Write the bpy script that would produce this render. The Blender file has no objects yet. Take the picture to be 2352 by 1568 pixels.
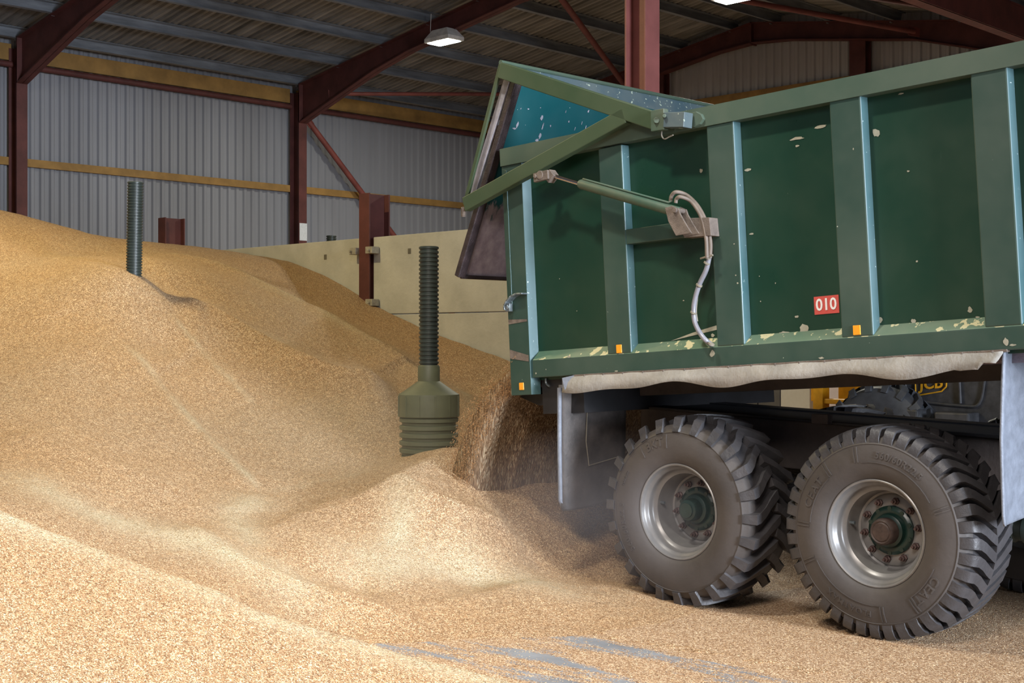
import bpy, bmesh, math, random
import numpy as np
from mathutils import Vector, Matrix
random.seed(7); rng = np.random.default_rng(7)
SC = bpy.context.scene; COL = SC.collection
# ------------------------------------------------------------------ camera
# World axes follow the building: X = direction the trailer faces, Y = along the sheeted side wall, Z up.
F = 3117.0; S, K = .713, .701; EYE = 1.7
cam_d = bpy.data.cameras.new('camera'); cam = bpy.data.objects.new('camera', cam_d); COL.objects.link(cam)
cam_d.sensor_width = 36.0; cam_d.lens = 36.0 * F / 2352.0; cam_d.clip_end = 200
cam.location = (0, 0, EYE)
fw = Vector((-K, S, 0)).normalized()
cam.rotation_euler = fw.to_track_quat('-Z', 'Y').to_euler()
SC.camera = cam
SC.view_settings.view_transform = 'Standard'; SC.view_settings.look = 'None'
SC.view_settings.gamma = 1; SC.view_settings.use_curve_mapping = False
SC.view_settings.exposure = 0.0
SC.cycles.use_denoising = True
# ------------------------------------------------------------------ sky, daylight and added fill
wd = bpy.data.worlds.new('sky'); SC.world = wd; wd.use_nodes = True
bg = wd.node_tree.nodes['Background']; bg.inputs[0].default_value = (.62, .74, .95, 1); bg.inputs[1].default_value = .18

def area_light(name, loc, target, sx, sy, power, col, spread=180):
    l = bpy.data.lights.new(name, 'AREA'); l.shape = 'RECTANGLE'; l.size = sx; l.size_y = sy
    l.energy = power; l.color = col; l.spread = math.radians(spread)
    o = bpy.data.objects.new(name, l); COL.objects.link(o); o.location = loc
    o.rotation_euler = (Vector(target) - Vector(loc)).to_track_quat('-Z', 'Y').to_euler()
    return o
area_light('daylight_side_door', (13.5, 4.7, 3.9), (-8, 5.2, .6), 4.0, 4.8, 1050, (.80, .88, 1.0), 60)
area_light('bank_fill_light', (-1.6, .2, 5.5), (-5.0, 3.6, .2), 2.6, 1.8, 170, (1.0, .90, .82), 80)  # unseen overhead fill, added to brighten the near grain bank

# ------------------------------------------------------------------ projection helpers (pixel of the photo + a known plane -> point)
def ray(px, py):
    t = (px - 1176) / F; v = (784 - py) / F
    return (-K + S * t, S + K * t, v)
def onY(px, py, Y):
    r = ray(px, py); k = Y / r[1]; return (r[0] * k, Y, EYE + r[2] * k)
def onX(px, py, X):
    r = ray(px, py); k = X / r[0]; return (X, r[1] * k, EYE + r[2] * k)
def atZ(px, py, k):
    r = ray(px, py); return (r[0] * k, r[1] * k, EYE + r[2] * k)

# ------------------------------------------------------------------ materials
def nodes(m):
    m.use_nodes = True; nt = m.node_tree; return nt, nt.nodes['Principled BSDF']
def link(nt, a, b): nt.links.new(a, b)
def noise(nt, vec, scale, detail=4, rough=.6):
    n = nt.nodes.new('ShaderNodeTexNoise'); n.inputs['Scale'].default_value = scale
    n.inputs['Detail'].default_value = detail; n.inputs['Roughness'].default_value = rough
    if vec: link(nt, vec, n.inputs['Vector'])
    return n
def ramp(nt, fac, stops):
    r = nt.nodes.new('ShaderNodeValToRGB'); e = r.color_ramp.elements
    while len(e) < len(stops): e.new(.5)
    for i, (p, c) in enumerate(stops):
        e[i].position = p; e[i].color = (*c, 1) if len(c) == 3 else c
    link(nt, fac, r.inputs[0]); return r
def coords(nt, sc=(1, 1, 1), kind='pos'):
    if kind == 'pos':
        g = nt.nodes.new('ShaderNodeNewGeometry'); out = g.outputs['Position']
    else:
        g = nt.nodes.new('ShaderNodeTexCoord'); out = g.outputs['Object']
    mp = nt.nodes.new('ShaderNodeMapping'); mp.inputs['Scale'].default_value = sc
    link(nt, out, mp.inputs['Vector']); return mp.outputs[0]
def mixc(nt, fac, a, b):
    m = nt.nodes.new('ShaderNodeMix'); m.data_type = 'RGBA'
    for s, v in ((m.inputs[0], fac), (m.inputs[6], a), (m.inputs[7], b)):
        if hasattr(v, 'is_output'): link(nt, v, s)
        elif isinstance(v, (int, float)): s.default_value = v
        else: s.default_value = (*v, 1)
    return m.outputs[2]
def bump(nt, h, dist, strength=1.0, prev=None):
    b = nt.nodes.new('ShaderNodeBump'); b.inputs['Distance'].default_value = dist; b.inputs['Strength'].default_value = strength
    link(nt, h, b.inputs['Height'])
    if prev: link(nt, prev, b.inputs['Normal'])
    return b.outputs[0]
def flat(name, c, rough=.6, metal=0, var=.25, scale=6, bmp=0, spec=None, stretch=(1, 1, 1), coat=0):
    m = bpy.data.materials.new(name); nt, p = nodes(m)
    v = coords(nt, stretch); n = noise(nt, v, scale, 5)
    r = ramp(nt, n.outputs[0], [(.3, tuple(x * (1 - var) for x in c)), (.7, tuple(min(1, x * (1 + var)) for x in c))])
    link(nt, r.outputs[0], p.inputs['Base Color']); p.inputs['Roughness'].default_value = rough; p.inputs['Metallic'].default_value = metal
    if spec is not None: p.inputs['Specular IOR Level'].default_value = spec
    if coat: p.inputs['Coat Weight'].default_value = coat; p.inputs['Coat Roughness'].default_value = .25
    if bmp:
        n2 = noise(nt, v, scale * 6, 4); link(nt, bump(nt, n2.outputs[0], bmp), p.inputs['Normal'])
    return m
def paint(name, c, chip, rough=.38, dust=.25, chips=.0, chip_scale=30, dustc=(.33, .31, .22)):
    """glossy vehicle paint with dust film, fine scratches and chips down to an older coat"""
    m = bpy.data.materials.new(name); nt, p = nodes(m); v = coords(nt)
    n1 = noise(nt, v, 1.7, 5); d = ramp(nt, n1.outputs[0], [(.35, (0, 0, 0)), (.8, (dust,) * 3)])
    col = mixc(nt, d.outputs[0], c, dustc)
    sv = coords(nt, (26, 26, 3)); n2 = noise(nt, sv, 1.4, 3, .8)
    s = ramp(nt, n2.outputs[0], [(.70, (0, 0, 0)), (.78, (.35, .35, .35))])
    col = mixc(nt, s.outputs[0], col, tuple(min(1, x * 1.5 + .03) for x in c))
    n3 = noise(nt, v, chip_scale, 3, .55); t = .78 - chips
    k = ramp(nt, n3.outputs[0], [(t, (0, 0, 0)), (t + .012, (1, 1, 1))])
    col = mixc(nt, k.outputs[0], col, chip)
    link(nt, col, p.inputs['Base Color'])
    rr = ramp(nt, n1.outputs[0], [(.3, (rough,) * 3), (.8, (rough + .25,) * 3)]); link(nt, rr.outputs[0], p.inputs['Roughness'])
    n4 = noise(nt, v, 2.2, 2); link(nt, bump(nt, n4.outputs[0], .012, .35), p.inputs['Normal'])
    return m
def grain_mat(name, scale=180, dark=1.0, stretch=(1, 1, 1), bd=.006):
    m = bpy.data.materials.new(name); nt, p = nodes(m)
    v = coords(nt, stretch)
    vo = nt.nodes.new('ShaderNodeTexVoronoi'); vo.inputs['Scale'].default_value = scale; link(nt, v, vo.inputs['Vector'])
    sep = nt.nodes.new('ShaderNodeSeparateColor'); link(nt, vo.outputs['Color'], sep.inputs[0])
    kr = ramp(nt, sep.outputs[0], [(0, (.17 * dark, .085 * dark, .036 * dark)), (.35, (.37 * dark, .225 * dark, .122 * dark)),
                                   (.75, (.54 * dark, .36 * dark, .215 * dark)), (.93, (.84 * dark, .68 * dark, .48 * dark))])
    v2 = coords(nt); n = noise(nt, v2, .55, 4)
    tint = ramp(nt, n.outputs[0], [(.3, (1, .93, .80)), (.7, (.98, 1.0, 1.0))])
    mul = nt.nodes.new('ShaderNodeMix'); mul.data_type = 'RGBA'; mul.blend_type = 'MULTIPLY'; mul.inputs[0].default_value = 1
    link(nt, kr.outputs[0], mul.inputs[6]); link(nt, tint.outputs[0], mul.inputs[7])
    n5 = noise(nt, v2, 26, 4, .7)                      # clumps of chaff and paler kernels
    cl = ramp(nt, n5.outputs[0], [(.42, (.86, .86, .86)), (.68, (1.16, 1.15, 1.12))])
    mu2 = nt.nodes.new('ShaderNodeMix'); mu2.data_type = 'RGBA'; mu2.blend_type = 'MULTIPLY'; mu2.inputs[0].default_value = 1
    link(nt, mul.outputs[2], mu2.inputs[6]); link(nt, cl.outputs[0], mu2.inputs[7])
    # pale chaff along slides, with the sheen of crests and grazed bands painted in
    av = nt.nodes.new('ShaderNodeAttribute'); av.attribute_name = 'chaff_sheen'
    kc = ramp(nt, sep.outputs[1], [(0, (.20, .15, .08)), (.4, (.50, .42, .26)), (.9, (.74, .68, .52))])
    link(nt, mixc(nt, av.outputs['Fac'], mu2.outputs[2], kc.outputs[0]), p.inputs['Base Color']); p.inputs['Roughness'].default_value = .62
    p.inputs['Specular IOR Level'].default_value = .35
    b1 = bump(nt, n5.outputs[0], .02, .5)
    inv = nt.nodes.new('ShaderNodeMath'); inv.operation = 'SUBTRACT'; inv.inputs[0].default_value = 1; link(nt, vo.outputs['Distance'], inv.inputs[1])
    link(nt, bump(nt, inv.outputs[0], bd, 1, b1), p.inputs['Normal'])
    return m

M = {}
CREAM = (.62, .55, .34)
M['panel'] = paint('green_panel_paint', (.008, .038, .022), (.40, .40, .32), .26, .12, .0, 26, (.07, .10, .06))
M['rib'] = paint('green_rib_paint', (.024, .056, .043), (.45, .48, .40), .34, .35, .003, 34, (.11, .135, .105))  # same green as the panel; the ribs' lighter reflection is put into the colour
M['rail'] = paint('green_rail_paint', (.050, .086, .062), CREAM, .42, .5, .0, 22, (.12, .14, .10))
M['arm'] = paint('green_arm_paint', (.034, .062, .030), CREAM, .42, .5, .0, 22, (.085, .10, .055))
M['ledge'] = paint('worn_ledge_paint', (.06, .13, .08), (.50, .46, .27), .45, .4, .205, 13)
M['rib_lit_side'] = paint('sky_lit_worn_paint', (.040, .100, .110), (.40, .47, .47), .36, .45, .07, 40, (.13, .19, .20))  # bluish daylight on +X faces painted into the colour, plus chips
M['chip'] = flat('old_cream_coat', (.33, .32, .25), .7, 0, .12, 30)
M['teal'] = paint('teal_inner_paint', (.006, .075, .085), (.55, .57, .56), .26, .15, .06, 24, (.10, .20, .22))
M['scraped'] = flat('scraped_steel', (.20, .17, .20), .38, .6, .35, 9, .004)
M['slate'] = paint('slate_lip_paint', (.045, .085, .11), (.36, .42, .34), .4, .3, .13, 26)
M['black'] = flat('black_steel', (.012, .012, .014), .55, 0, .4, 6)
M['seal'] = flat('dark_rubber_seal', (.030, .020, .022), .5, 0, .5, 14, .004)
M['chassis'] = flat('dusty_chassis', (.055, .045, .042), .75, 0, .35, 5, .003)
M['chassis_green'] = flat('dark_green_chassis', (.012, .022, .018), .6, 0, .4, 5)
M['rubber'] = flat('tyre_rubber', (.046, .044, .047), .46, 0, .28, 7, .003)
M['rubber_dusty'] = flat('dusty_sidewall_rubber', (.056, .048, .044), .66, 0, .22, 3, .002)
M['rimm'] = flat('silver_rim_paint', (.20, .195, .19), .34, .25, .14, 9)
M['stud'] = flat('rusty_stud', (.09, .055, .05), .6, .3, .3, 40)
M['hub'] = flat('green_hub_paint', (.006, .024, .019), .35, 0, .3, 16)
M['hubcap'] = flat('brown_greasy_cap', (.055, .036, .030), .55, .1, .4, 30)
M['chrome'] = flat('chrome_rod', (.62, .56, .54), .14, 1, .08, 20)
M['cyl'] = paint('cylinder_green', (.038, .085, .058), (.30, .13, .08), .42, .9, .025, 30, (.17, .14, .10))
M['dustmetal'] = flat('dusty_bracket', (.15, .12, .10), .7, .2, .3, 22, .003)
M['hose'] = flat('dusty_hose', (.14, .11, .088), .6, 0, .25, 12)
M['hose_grey'] = flat('grey_hose_sleeve', (.22, .22, .25), .35, .1, .18, 12)
M['cable'] = flat('cable_tie', (.20, .18, .14), .6)
M['canvas'] = flat('off_white_canvas', (.275, .262, .235), .8, 0, .22, 5, .004)
M['flap_light'] = flat('grey_blue_flap', (.165, .185, .225), .55, 0, .22, 14, .003)  # daylight on the front flap is part of this pale colour
M['flap_dark'] = flat('shaded_brown_flap', (.05, .043, .040), .6, 0, .5, 9, .003)  # shade from the wheels is put into the rear flap's colour
M['orange'] = flat('orange_reflector', (.85, .33, .02), .3, 0, .05, 30)
M['red_sign'] = flat('red_sticker', (.56, .09, .075), .4, 0, .06, 20)
M['white'] = flat('white_print', (.8, .8, .8), .5, 0, .03, 20)
M['pale'] = flat('pale_scuffed_metal', (.36, .35, .40), .5, .2, .35, 8)
M['hook'] = flat('worn_steel_hook', (.22, .26, .28), .35, .7, .4, 40)
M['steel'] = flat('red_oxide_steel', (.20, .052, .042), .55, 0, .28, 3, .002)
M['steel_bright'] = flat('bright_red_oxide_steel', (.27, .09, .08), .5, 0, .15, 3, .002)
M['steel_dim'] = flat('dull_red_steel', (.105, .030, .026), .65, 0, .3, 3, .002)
M['galv'] = flat('galvanised_purlin', (.25, .27, .30), .5, .3, .35, 9, 0, None, (1, .15, 1))
M['roof'] = flat('fibre_cement_roof', (.25, .24, .225), .9, 0, .5, 2.2, .004, None, (.25, 2.2, 1))
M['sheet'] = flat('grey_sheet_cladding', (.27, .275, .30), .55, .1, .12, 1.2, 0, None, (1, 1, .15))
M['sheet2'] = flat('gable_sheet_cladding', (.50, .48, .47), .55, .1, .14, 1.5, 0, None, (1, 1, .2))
M['yellow_beam'] = flat('ochre_rail', (.33, .185, .05), .7, 0, .25, 3, .002)
M['concrete'] = flat('pale_concrete', (.46, .455, .41), .85, 0, .13, 2.6, .004)
M['conc_dark'] = flat('concrete_insert', (.12, .11, .09), .9)
M['conc_pink'] = flat('pinkish_concrete', (.60, .50, .48), .85, 0, .12, 2)
M['bracket'] = flat('galvanised_clamp', (.38, .36, .30), .6, .3, .25, 20)
M['pipe'] = flat('dark_green_plastic', (.034, .045, .039), .42, 0, .2, 12)
M['ped'] = flat('olive_plastic', (.085, .092, .052), .55, 0, .14, 8)
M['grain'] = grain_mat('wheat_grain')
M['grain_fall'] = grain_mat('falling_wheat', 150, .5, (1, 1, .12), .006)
M['lamp_body'] = flat('white_lamp_housing', (.8, .8, .78), .5)
M['jyellow'] = flat('loader_yellow', (.72, .36, .015), .4, 0, .25, 6)
M['jgrey'] = flat('loader_dark_grey', (.055, .056, .062), .5, 0, .4, 10)
M['jrubber'] = flat('loader_tyre', (.06, .065, .075), .5, 0, .3, 9)
M['cabinet'] = flat('grey_cabinet', (.14, .14, .155), .6, 0, .2, 3)
M['glass'] = flat('dark_glass', (.03, .04, .045), .08)
M['paper'] = flat('paper_notice', (.68, .70, .72), .7, 0, .1, 30)
def emit(name, c, s):
    m = bpy.data.materials.new(name); nt, p = nodes(m)
    p.inputs['Emission Color'].default_value = (*c, 1); p.inputs['Emission Strength'].default_value = s; return m
M['lamp_lens'] = emit('lit_lamp_lens', (.93, 1.0, .90), 30)

# ------------------------------------------------------------------ mesh building
POS = {}
class MB:
    def __init__(s): s.v = []; s.f = []; s.mi = []; s.cur = 0
    def add(s, vs, fs):
        b = len(s.v); s.v += [tuple(p) for p in vs]
        for f in fs: s.f.append(tuple(b + i for i in f)); s.mi.append(s.cur)
        return s
    def box(s, x0, x1, y0, y1, z0, z1, T=None):
        vs = [(x, y, z) for z in (z0, z1) for y in (y0, y1) for x in (x0, x1)]
        if T: vs = [T(*p) for p in vs]
        return s.add(vs, [(0, 2, 3, 1), (4, 5, 7, 6), (0, 1, 5, 4), (2, 6, 7, 3), (0, 4, 6, 2), (1, 3, 7, 5)])
    def prism(s, poly, e0, e1, T):
        """poly 2D, extruded from e0 to e1; T(a,b,e)->xyz"""
        n = len(poly); vs = [T(a, b, e0) for a, b in poly] + [T(a, b, e1) for a, b in poly]
        return s.add(vs, [tuple(range(n))[::-1], tuple(range(n, 2 * n))] + [(i, (i + 1) % n, n + (i + 1) % n, n + i) for i in range(n)])
    def bar(s, a, b, w, h, up=(0, 0, 1)):
        a = Vector(a); b = Vector(b); d = (b - a).normalized(); side = d.cross(Vector(up)).normalized(); u = side.cross(d)
        vs = [p + side * (sx * w / 2) + u * (sz * h / 2) for p in (a, b) for sx, sz in ((-1, -1), (1, -1), (1, 1), (-1, 1))]
        return s.add(vs, [(0, 1, 2, 3), (7, 6, 5, 4), (0, 4, 5, 1), (1, 5, 6, 2), (2, 6, 7, 3), (3, 7, 4, 0)])
    def tube(s, pts, r, n=10, caps=True):
        P = [Vector(p) for p in pts]; rs = r if isinstance(r, (list, tuple)) else [r] * len(P)
        vs = []; ref = Vector((0, 0, 1))
        for i, p in enumerate(P):
            d = (P[min(i + 1, len(P) - 1)] - P[max(i - 1, 0)]).normalized()
            if i == 0:
                if abs(d.dot(ref)) > .9: ref = Vector((1, 0, 0))
                a = d.cross(ref).normalized()
            else: a = (a - d * a.dot(d)).normalized()
            b = d.cross(a)
            for k in range(n):
                t = 2 * math.pi * k / n; vs.append(p + (a * math.cos(t) + b * math.sin(t)) * rs[i])
        fs = [(i * n + k, i * n + (k + 1) % n, (i + 1) * n + (k + 1) % n, (i + 1) * n + k) for i in range(len(P) - 1) for k in range(n)]
        if caps: fs += [tuple(range(n))[::-1], tuple(range((len(P) - 1) * n, len(P) * n))]
        return s.add(vs, fs)
    def lathe(s, prof, T, n=48, caps=False):
        """prof list of (r, a); T(r cos, r sin, a)->xyz"""
        vs = [T(r * math.cos(2 * math.pi * k / n), r * math.sin(2 * math.pi * k / n), a) for r, a in prof for k in range(n)]
        fs = [(i * n + k, i * n + (k + 1) % n, (i + 1) * n + (k + 1) % n, (i + 1) * n + k) for i in range(len(prof) - 1) for k in range(n)]
        if caps: fs += [tuple(range(n))[::-1], tuple(range((len(prof) - 1) * n, len(prof) * n))]
        return s.add(vs, fs)
    def chip(s, cx, cz, rx, rz, T, mi=1, seed=0):
        """flat irregular patch of bared old paint; T(a,b)->xyz"""
        R = random.Random(seed + int(cx * 977 + cz * 331)); n = 11; c0 = s.cur; s.cur = mi
        vs = [T(cx + rx * math.cos(2 * math.pi * k / n) * R.uniform(.55, 1.1), cz + rz * math.sin(2 * math.pi * k / n) * R.uniform(.55, 1.1)) for k in range(n)]
        s.add(vs, [tuple(range(n))]); s.cur = c0
    def build(s, name, mats, parent=None, smooth=None, bevel=0, seg=2, recalc=True, origin=None):
        V = np.array(s.v, dtype=float)
        if origin is None:
            lo = V.min(0); hi = V.max(0); origin = np.array([(lo[0] + hi[0]) / 2, (lo[1] + hi[1]) / 2, lo[2]])
        origin = np.array(origin, dtype=float)
        me = bpy.data.meshes.new(name); me.from_pydata([tuple(p) for p in (V - origin)], [], s.f)
        if not isinstance(mats, (list, tuple)): mats = [mats]
        for m in mats: me.materials.append(m)
        if len(mats) > 1: me.polygons.foreach_set('material_index', s.mi)
        if recalc:
            b = bmesh.new(); b.from_mesh(me); bmesh.ops.recalc_face_normals(b, faces=b.faces); b.to_mesh(me); b.free()
        if smooth is not None:
            me.polygons.foreach_set('use_smooth', [True] * len(me.polygons)); me.set_sharp_from_angle(angle=math.radians(smooth))
        me.update()
        o = bpy.data.objects.new(name, me); COL.objects.link(o)
        if bevel:
            md = o.modifiers.new('bevel', 'BEVEL'); md.width = bevel; md.segments = seg; md.limit_method = 'ANGLE'; md.angle_limit = math.radians(35)
        place(o, origin, parent); return o
def place(o, loc, parent):
    loc = Vector([float(c) for c in loc]); POS[o.name] = loc
    if parent is not None: o.parent = parent; o.location = loc - POS[parent.name]
    else: o.location = loc
def empty(name, loc, parent=None):
    o = bpy.data.objects.new(name, None); COL.objects.link(o); o.empty_display_size = .2; place(o, loc, parent); return o
def tag(o, label=None, cat=None, group=None, kind=None):
    if label: o['label'] = label
    if cat: o['category'] = cat
    if group: o['group'] = group
    if kind: o['kind'] = kind
    return o
def text_mesh(body, size, T, extrude=.002, spacing=1.0):
    """letters as a mesh (2D points mapped by T(x,y,z))"""
    c = bpy.data.curves.new('t', 'FONT'); c.body = body; c.size = size; c.align_x = 'CENTER'; c.align_y = 'CENTER'
    c.extrude = extrude; c.offset = size * .018; c.resolution_u = 3; c.space_character = spacing
    o = bpy.data.objects.new('t', c); COL.objects.link(o)
    dg = bpy.context.evaluated_depsgraph_get(); me = bpy.data.meshes.new_from_object(o.evaluated_get(dg))
    vs = [T(*v.co) for v in me.vertices]; fs = [tuple(p.vertices) for p in me.polygons]
    bpy.data.objects.remove(o); bpy.data.curves.remove(c); bpy.data.meshes.remove(me)
    return vs, fs

# ================================================================== BUILDING
XW = -23.3; YE = 23.2; XR = -15.8; XV = -8.85; YF = [-1.2, 4.9, 11.0, 17.1, 23.05]
def roof_top(x):      # top of rafters
    d = abs(x - XR) if x < XV - .2 or True else 0
    return 8.16 - .155 * abs(x - XR)
def corrugated(mb, a0, a1, pitch, depth, T, cuts):
    """trapezoid sheeting: profile along a, cuts across; T(a, d, c)->xyz"""
    prof = []; a = a0; n = int((a1 - a0) / pitch)
    for i in range(n):
        b = a0 + i * pitch
        prof += [(b, 0), (b + pitch * .42, 0), (b + pitch * .56, depth), (b + pitch * .86, depth)]
    prof.append((a0 + n * pitch, 0))
    for c0, c1 in zip(cuts[:-1], cuts[1:]):
        vs = [T(p, d, c) for c in (c0, c1) for p, d in prof]; m = len(prof)
        mb.add(vs, [(i, i + 1, m + i + 1, m + i) for i in range(m - 1)])
# floor
def floor_material():
    m = bpy.data.materials.new('concrete_floor_with_spilt_grain'); nt, p = nodes(m); v = coords(nt)
    n = noise(nt, v, 3.2, 5); conc = ramp(nt, n.outputs[0], [(.3, (.16, .17, .19)), (.7, (.27, .29, .32))])
    g = grain_mat('tmp'); bpy.data.materials.remove(g)
    vo = nt.nodes.new('ShaderNodeTexVoronoi'); vo.inputs['Scale'].default_value = 150; link(nt, v, vo.inputs['Vector'])
    sep = nt.nodes.new('ShaderNodeSeparateColor'); link(nt, vo.outputs['Color'], sep.inputs[0])
    kr = ramp(nt, sep.outputs[0], [(0, (.17, .085, .036)), (.35, (.37, .225, .122)), (.75, (.54, .36, .215)), (.93, (.84, .68, .48))])
    # smeared bare streaks along the driving direction, plus single kernels lying on the bare parts
    vs = coords(nt, (.55, 2.6, 1)); n2 = noise(nt, vs, 1.5, 6, .62)
    # scraped bare patch in front of the trailer wheels
    mp = nt.nodes.new('ShaderNodeMapping'); mp.inputs['Location'].default_value = (4.95, -5.35, 0); g_ = nt.nodes.new('ShaderNodeNewGeometry'); link(nt, g_.outputs['Position'], mp.inputs['Vector'])
    m2 = nt.nodes.new('ShaderNodeMapping'); m2.inputs['Scale'].default_value = (.75, 1.9, 0); m2.inputs['Rotation'].default_value = (0, 0, .35); m2.vector_type = 'TEXTURE'; m2.inputs['Scale'].default_value = (1.5, .62, 1); link(nt, mp.outputs[0], m2.inputs['Vector'])
    ln = nt.nodes.new('ShaderNodeVectorMath'); ln.operation = 'LENGTH'; link(nt, m2.outputs[0], ln.inputs[0])
    mr = nt.nodes.new('ShaderNodeMapRange'); link(nt, ln.outputs['Value'], mr.inputs[0]); mr.inputs[1].default_value = .25; mr.inputs[2].default_value = 1.7
    mr.inputs[3].default_value = .055; mr.inputs[4].default_value = -.14
    ad = nt.nodes.new('ShaderNodeMath'); ad.operation = 'ADD'; link(nt, n2.outputs[0], ad.inputs[0]); link(nt, mr.outputs[0], ad.inputs[1])
    r4 = nt.nodes.new('ShaderNodeMath'); r4.operation = 'MULTIPLY_ADD'; link(nt, sep.outputs[1], r4.inputs[0]); r4.inputs[1].default_value = -.10; link(nt, ad.outputs[0], r4.inputs[2])
    bare = ramp(nt, r4.outputs[0], [(.50, (0, 0, 0)), (.52, (1, 1, 1))])
    link(nt, mixc(nt, bare.outputs[0], kr.outputs[0], conc.outputs[0]), p.inputs['Base Color'])
    inv = nt.nodes.new('ShaderNodeMath'); inv.operation = 'SUBTRACT'; inv.inputs[0].default_value = 1; link(nt, vo.outputs['Distance'], inv.inputs[1])
    b0 = bump(nt, n2.outputs[0], .04, .4)
    mb_ = nt.nodes.new('ShaderNodeMath'); mb_.operation = 'SUBTRACT'; mb_.inputs[0].default_value = 1; link(nt, bare.outputs[0], mb_.inputs[1])
    mm = nt.nodes.new('ShaderNodeMath'); mm.operation = 'MULTIPLY'; link(nt, inv.outputs[0], mm.inputs[0]); link(nt, mb_.outputs[0], mm.inputs[1])
    link(nt, bump(nt, mm.outputs[0], .006, 1, b0), p.inputs['Normal'])
    p.inputs['Roughness'].default_value = .62
    return m
fl = MB().box(-23.6, 9, -7, 24, -.2, 0).build('floor', floor_material()); tag(fl, kind='structure')
# left side wall, gable wall, roof
w = MB(); corrugated(w, -3, 23.2, .19, .035, lambda a, d, c: (XW - .04 + d, a, c), [0, 7.22]); w.box(XW - .12, XW - .08, -3, 23.2, 0, 7.22)
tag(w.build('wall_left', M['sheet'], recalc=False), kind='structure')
w = MB(); corrugated(w, XW, 6.4, .19, .035, lambda a, d, c: (a, YE + .2 - d, c), [2.9, 8.6]); w.box(XW, 6.4, YE + .24, YE + .3, 0, 8.6)
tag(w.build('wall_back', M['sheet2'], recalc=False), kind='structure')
w = MB().box(XW, 6.4, YE - .3, YE - .2, 0, 2.6); tag(w.build('wall_back_base', M['conc_pink']), kind='structure')
def roof_T(x0, x1, z0, z1):
    return lambda a, d, c: (x0 + (x1 - x0) * c, a, z0 + (z1 - z0) * c + d)
w = MB()
top = lambda x: 8.16 - .155 * abs(x - XR) + .20
for x0, x1, z0, z1 in ((XW - .15, XR, top(XW - .15), top(XR)), (XR, XV, top(XR), top(XV)),
                       (XV, XV + 7.0, top(XV), top(XR)), (XV + 7.0, XV + 14, top(XR), top(XV))):
    corrugated(w, -2.8, 23.35, .15, .04, roof_T(x0, x1, z0, z1), [0, .5, 1])
    w.add([(x0, -2.8, z0 + .08), (x1, -2.8, z1 + .08), (x1, 23.4, z1 + .08), (x0, 23.4, z0 + .08)], [(0, 1, 2, 3)])
tag(w.build('ceiling', M['roof'], recalc=False), kind='structure')

# steel frame --------------------------------------------------------
def ibeam_v(mb, x, y, z0, z1, depth, wid, axis='x', tf=.02, tw=.014):
    if axis == 'x':
        mb.box(x - depth / 2, x - depth / 2 + tf, y - wid / 2, y + wid / 2, z0, z1); mb.box(x + depth / 2 - tf, x + depth / 2, y - wid / 2, y + wid / 2, z0, z1)
        mb.box(x - depth / 2 + tf, x + depth / 2 - tf, y - tw / 2, y + tw / 2, z0, z1)
    else:
        mb.box(x - wid / 2, x + wid / 2, y - depth / 2, y - depth / 2 + tf, z0, z1); mb.box(x - wid / 2, x + wid / 2, y + depth / 2 - tf, y + depth / 2, z0, z1)
        mb.box(x - tw / 2, x + tw / 2, y - depth / 2 + tf, y + depth / 2 - tf, z0, z1)
col_lab = {-1.2: 'dull red steel wall column out of sight behind the camera side', 4.9: 'dull red steel column left of the visible wall, beside the grain heap',
           11.0: 'red steel column at the far left edge, standing behind the golden grain', 17.1: 'red steel wall column with a small paper notice on it',
           23.05: 'red steel corner column behind the raised tailgate'}
def apex_h(x): return 8.16 - .155 * abs(x - XR)
for y in YF:
    if y >= 11:
        c = MB(); ibeam_v(c, XW + .22, y, 0, 6.9, .32, .2)
        if y == 17.1:
            pass
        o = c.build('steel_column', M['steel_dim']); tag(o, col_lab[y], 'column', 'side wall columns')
        if y == 17.1:
            n_ = MB().box(XW + .382, XW + .392, y - .09, y + .10, 3.80, 4.16).build('paper_notice', M['paper']); tag(n_, 'small torn white paper notice stuck on the middle wall column', 'notice')
rl = {-1.2: None, 4.9: None, 11.0: 'dark red roof rafter crossing the top left corner above the heap', 17.1: 'long dark red roof rafter with haunch rising past the lit lamp',
      23.05: 'red gable rafter with peaked apex against the far sheeted wall'}
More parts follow.
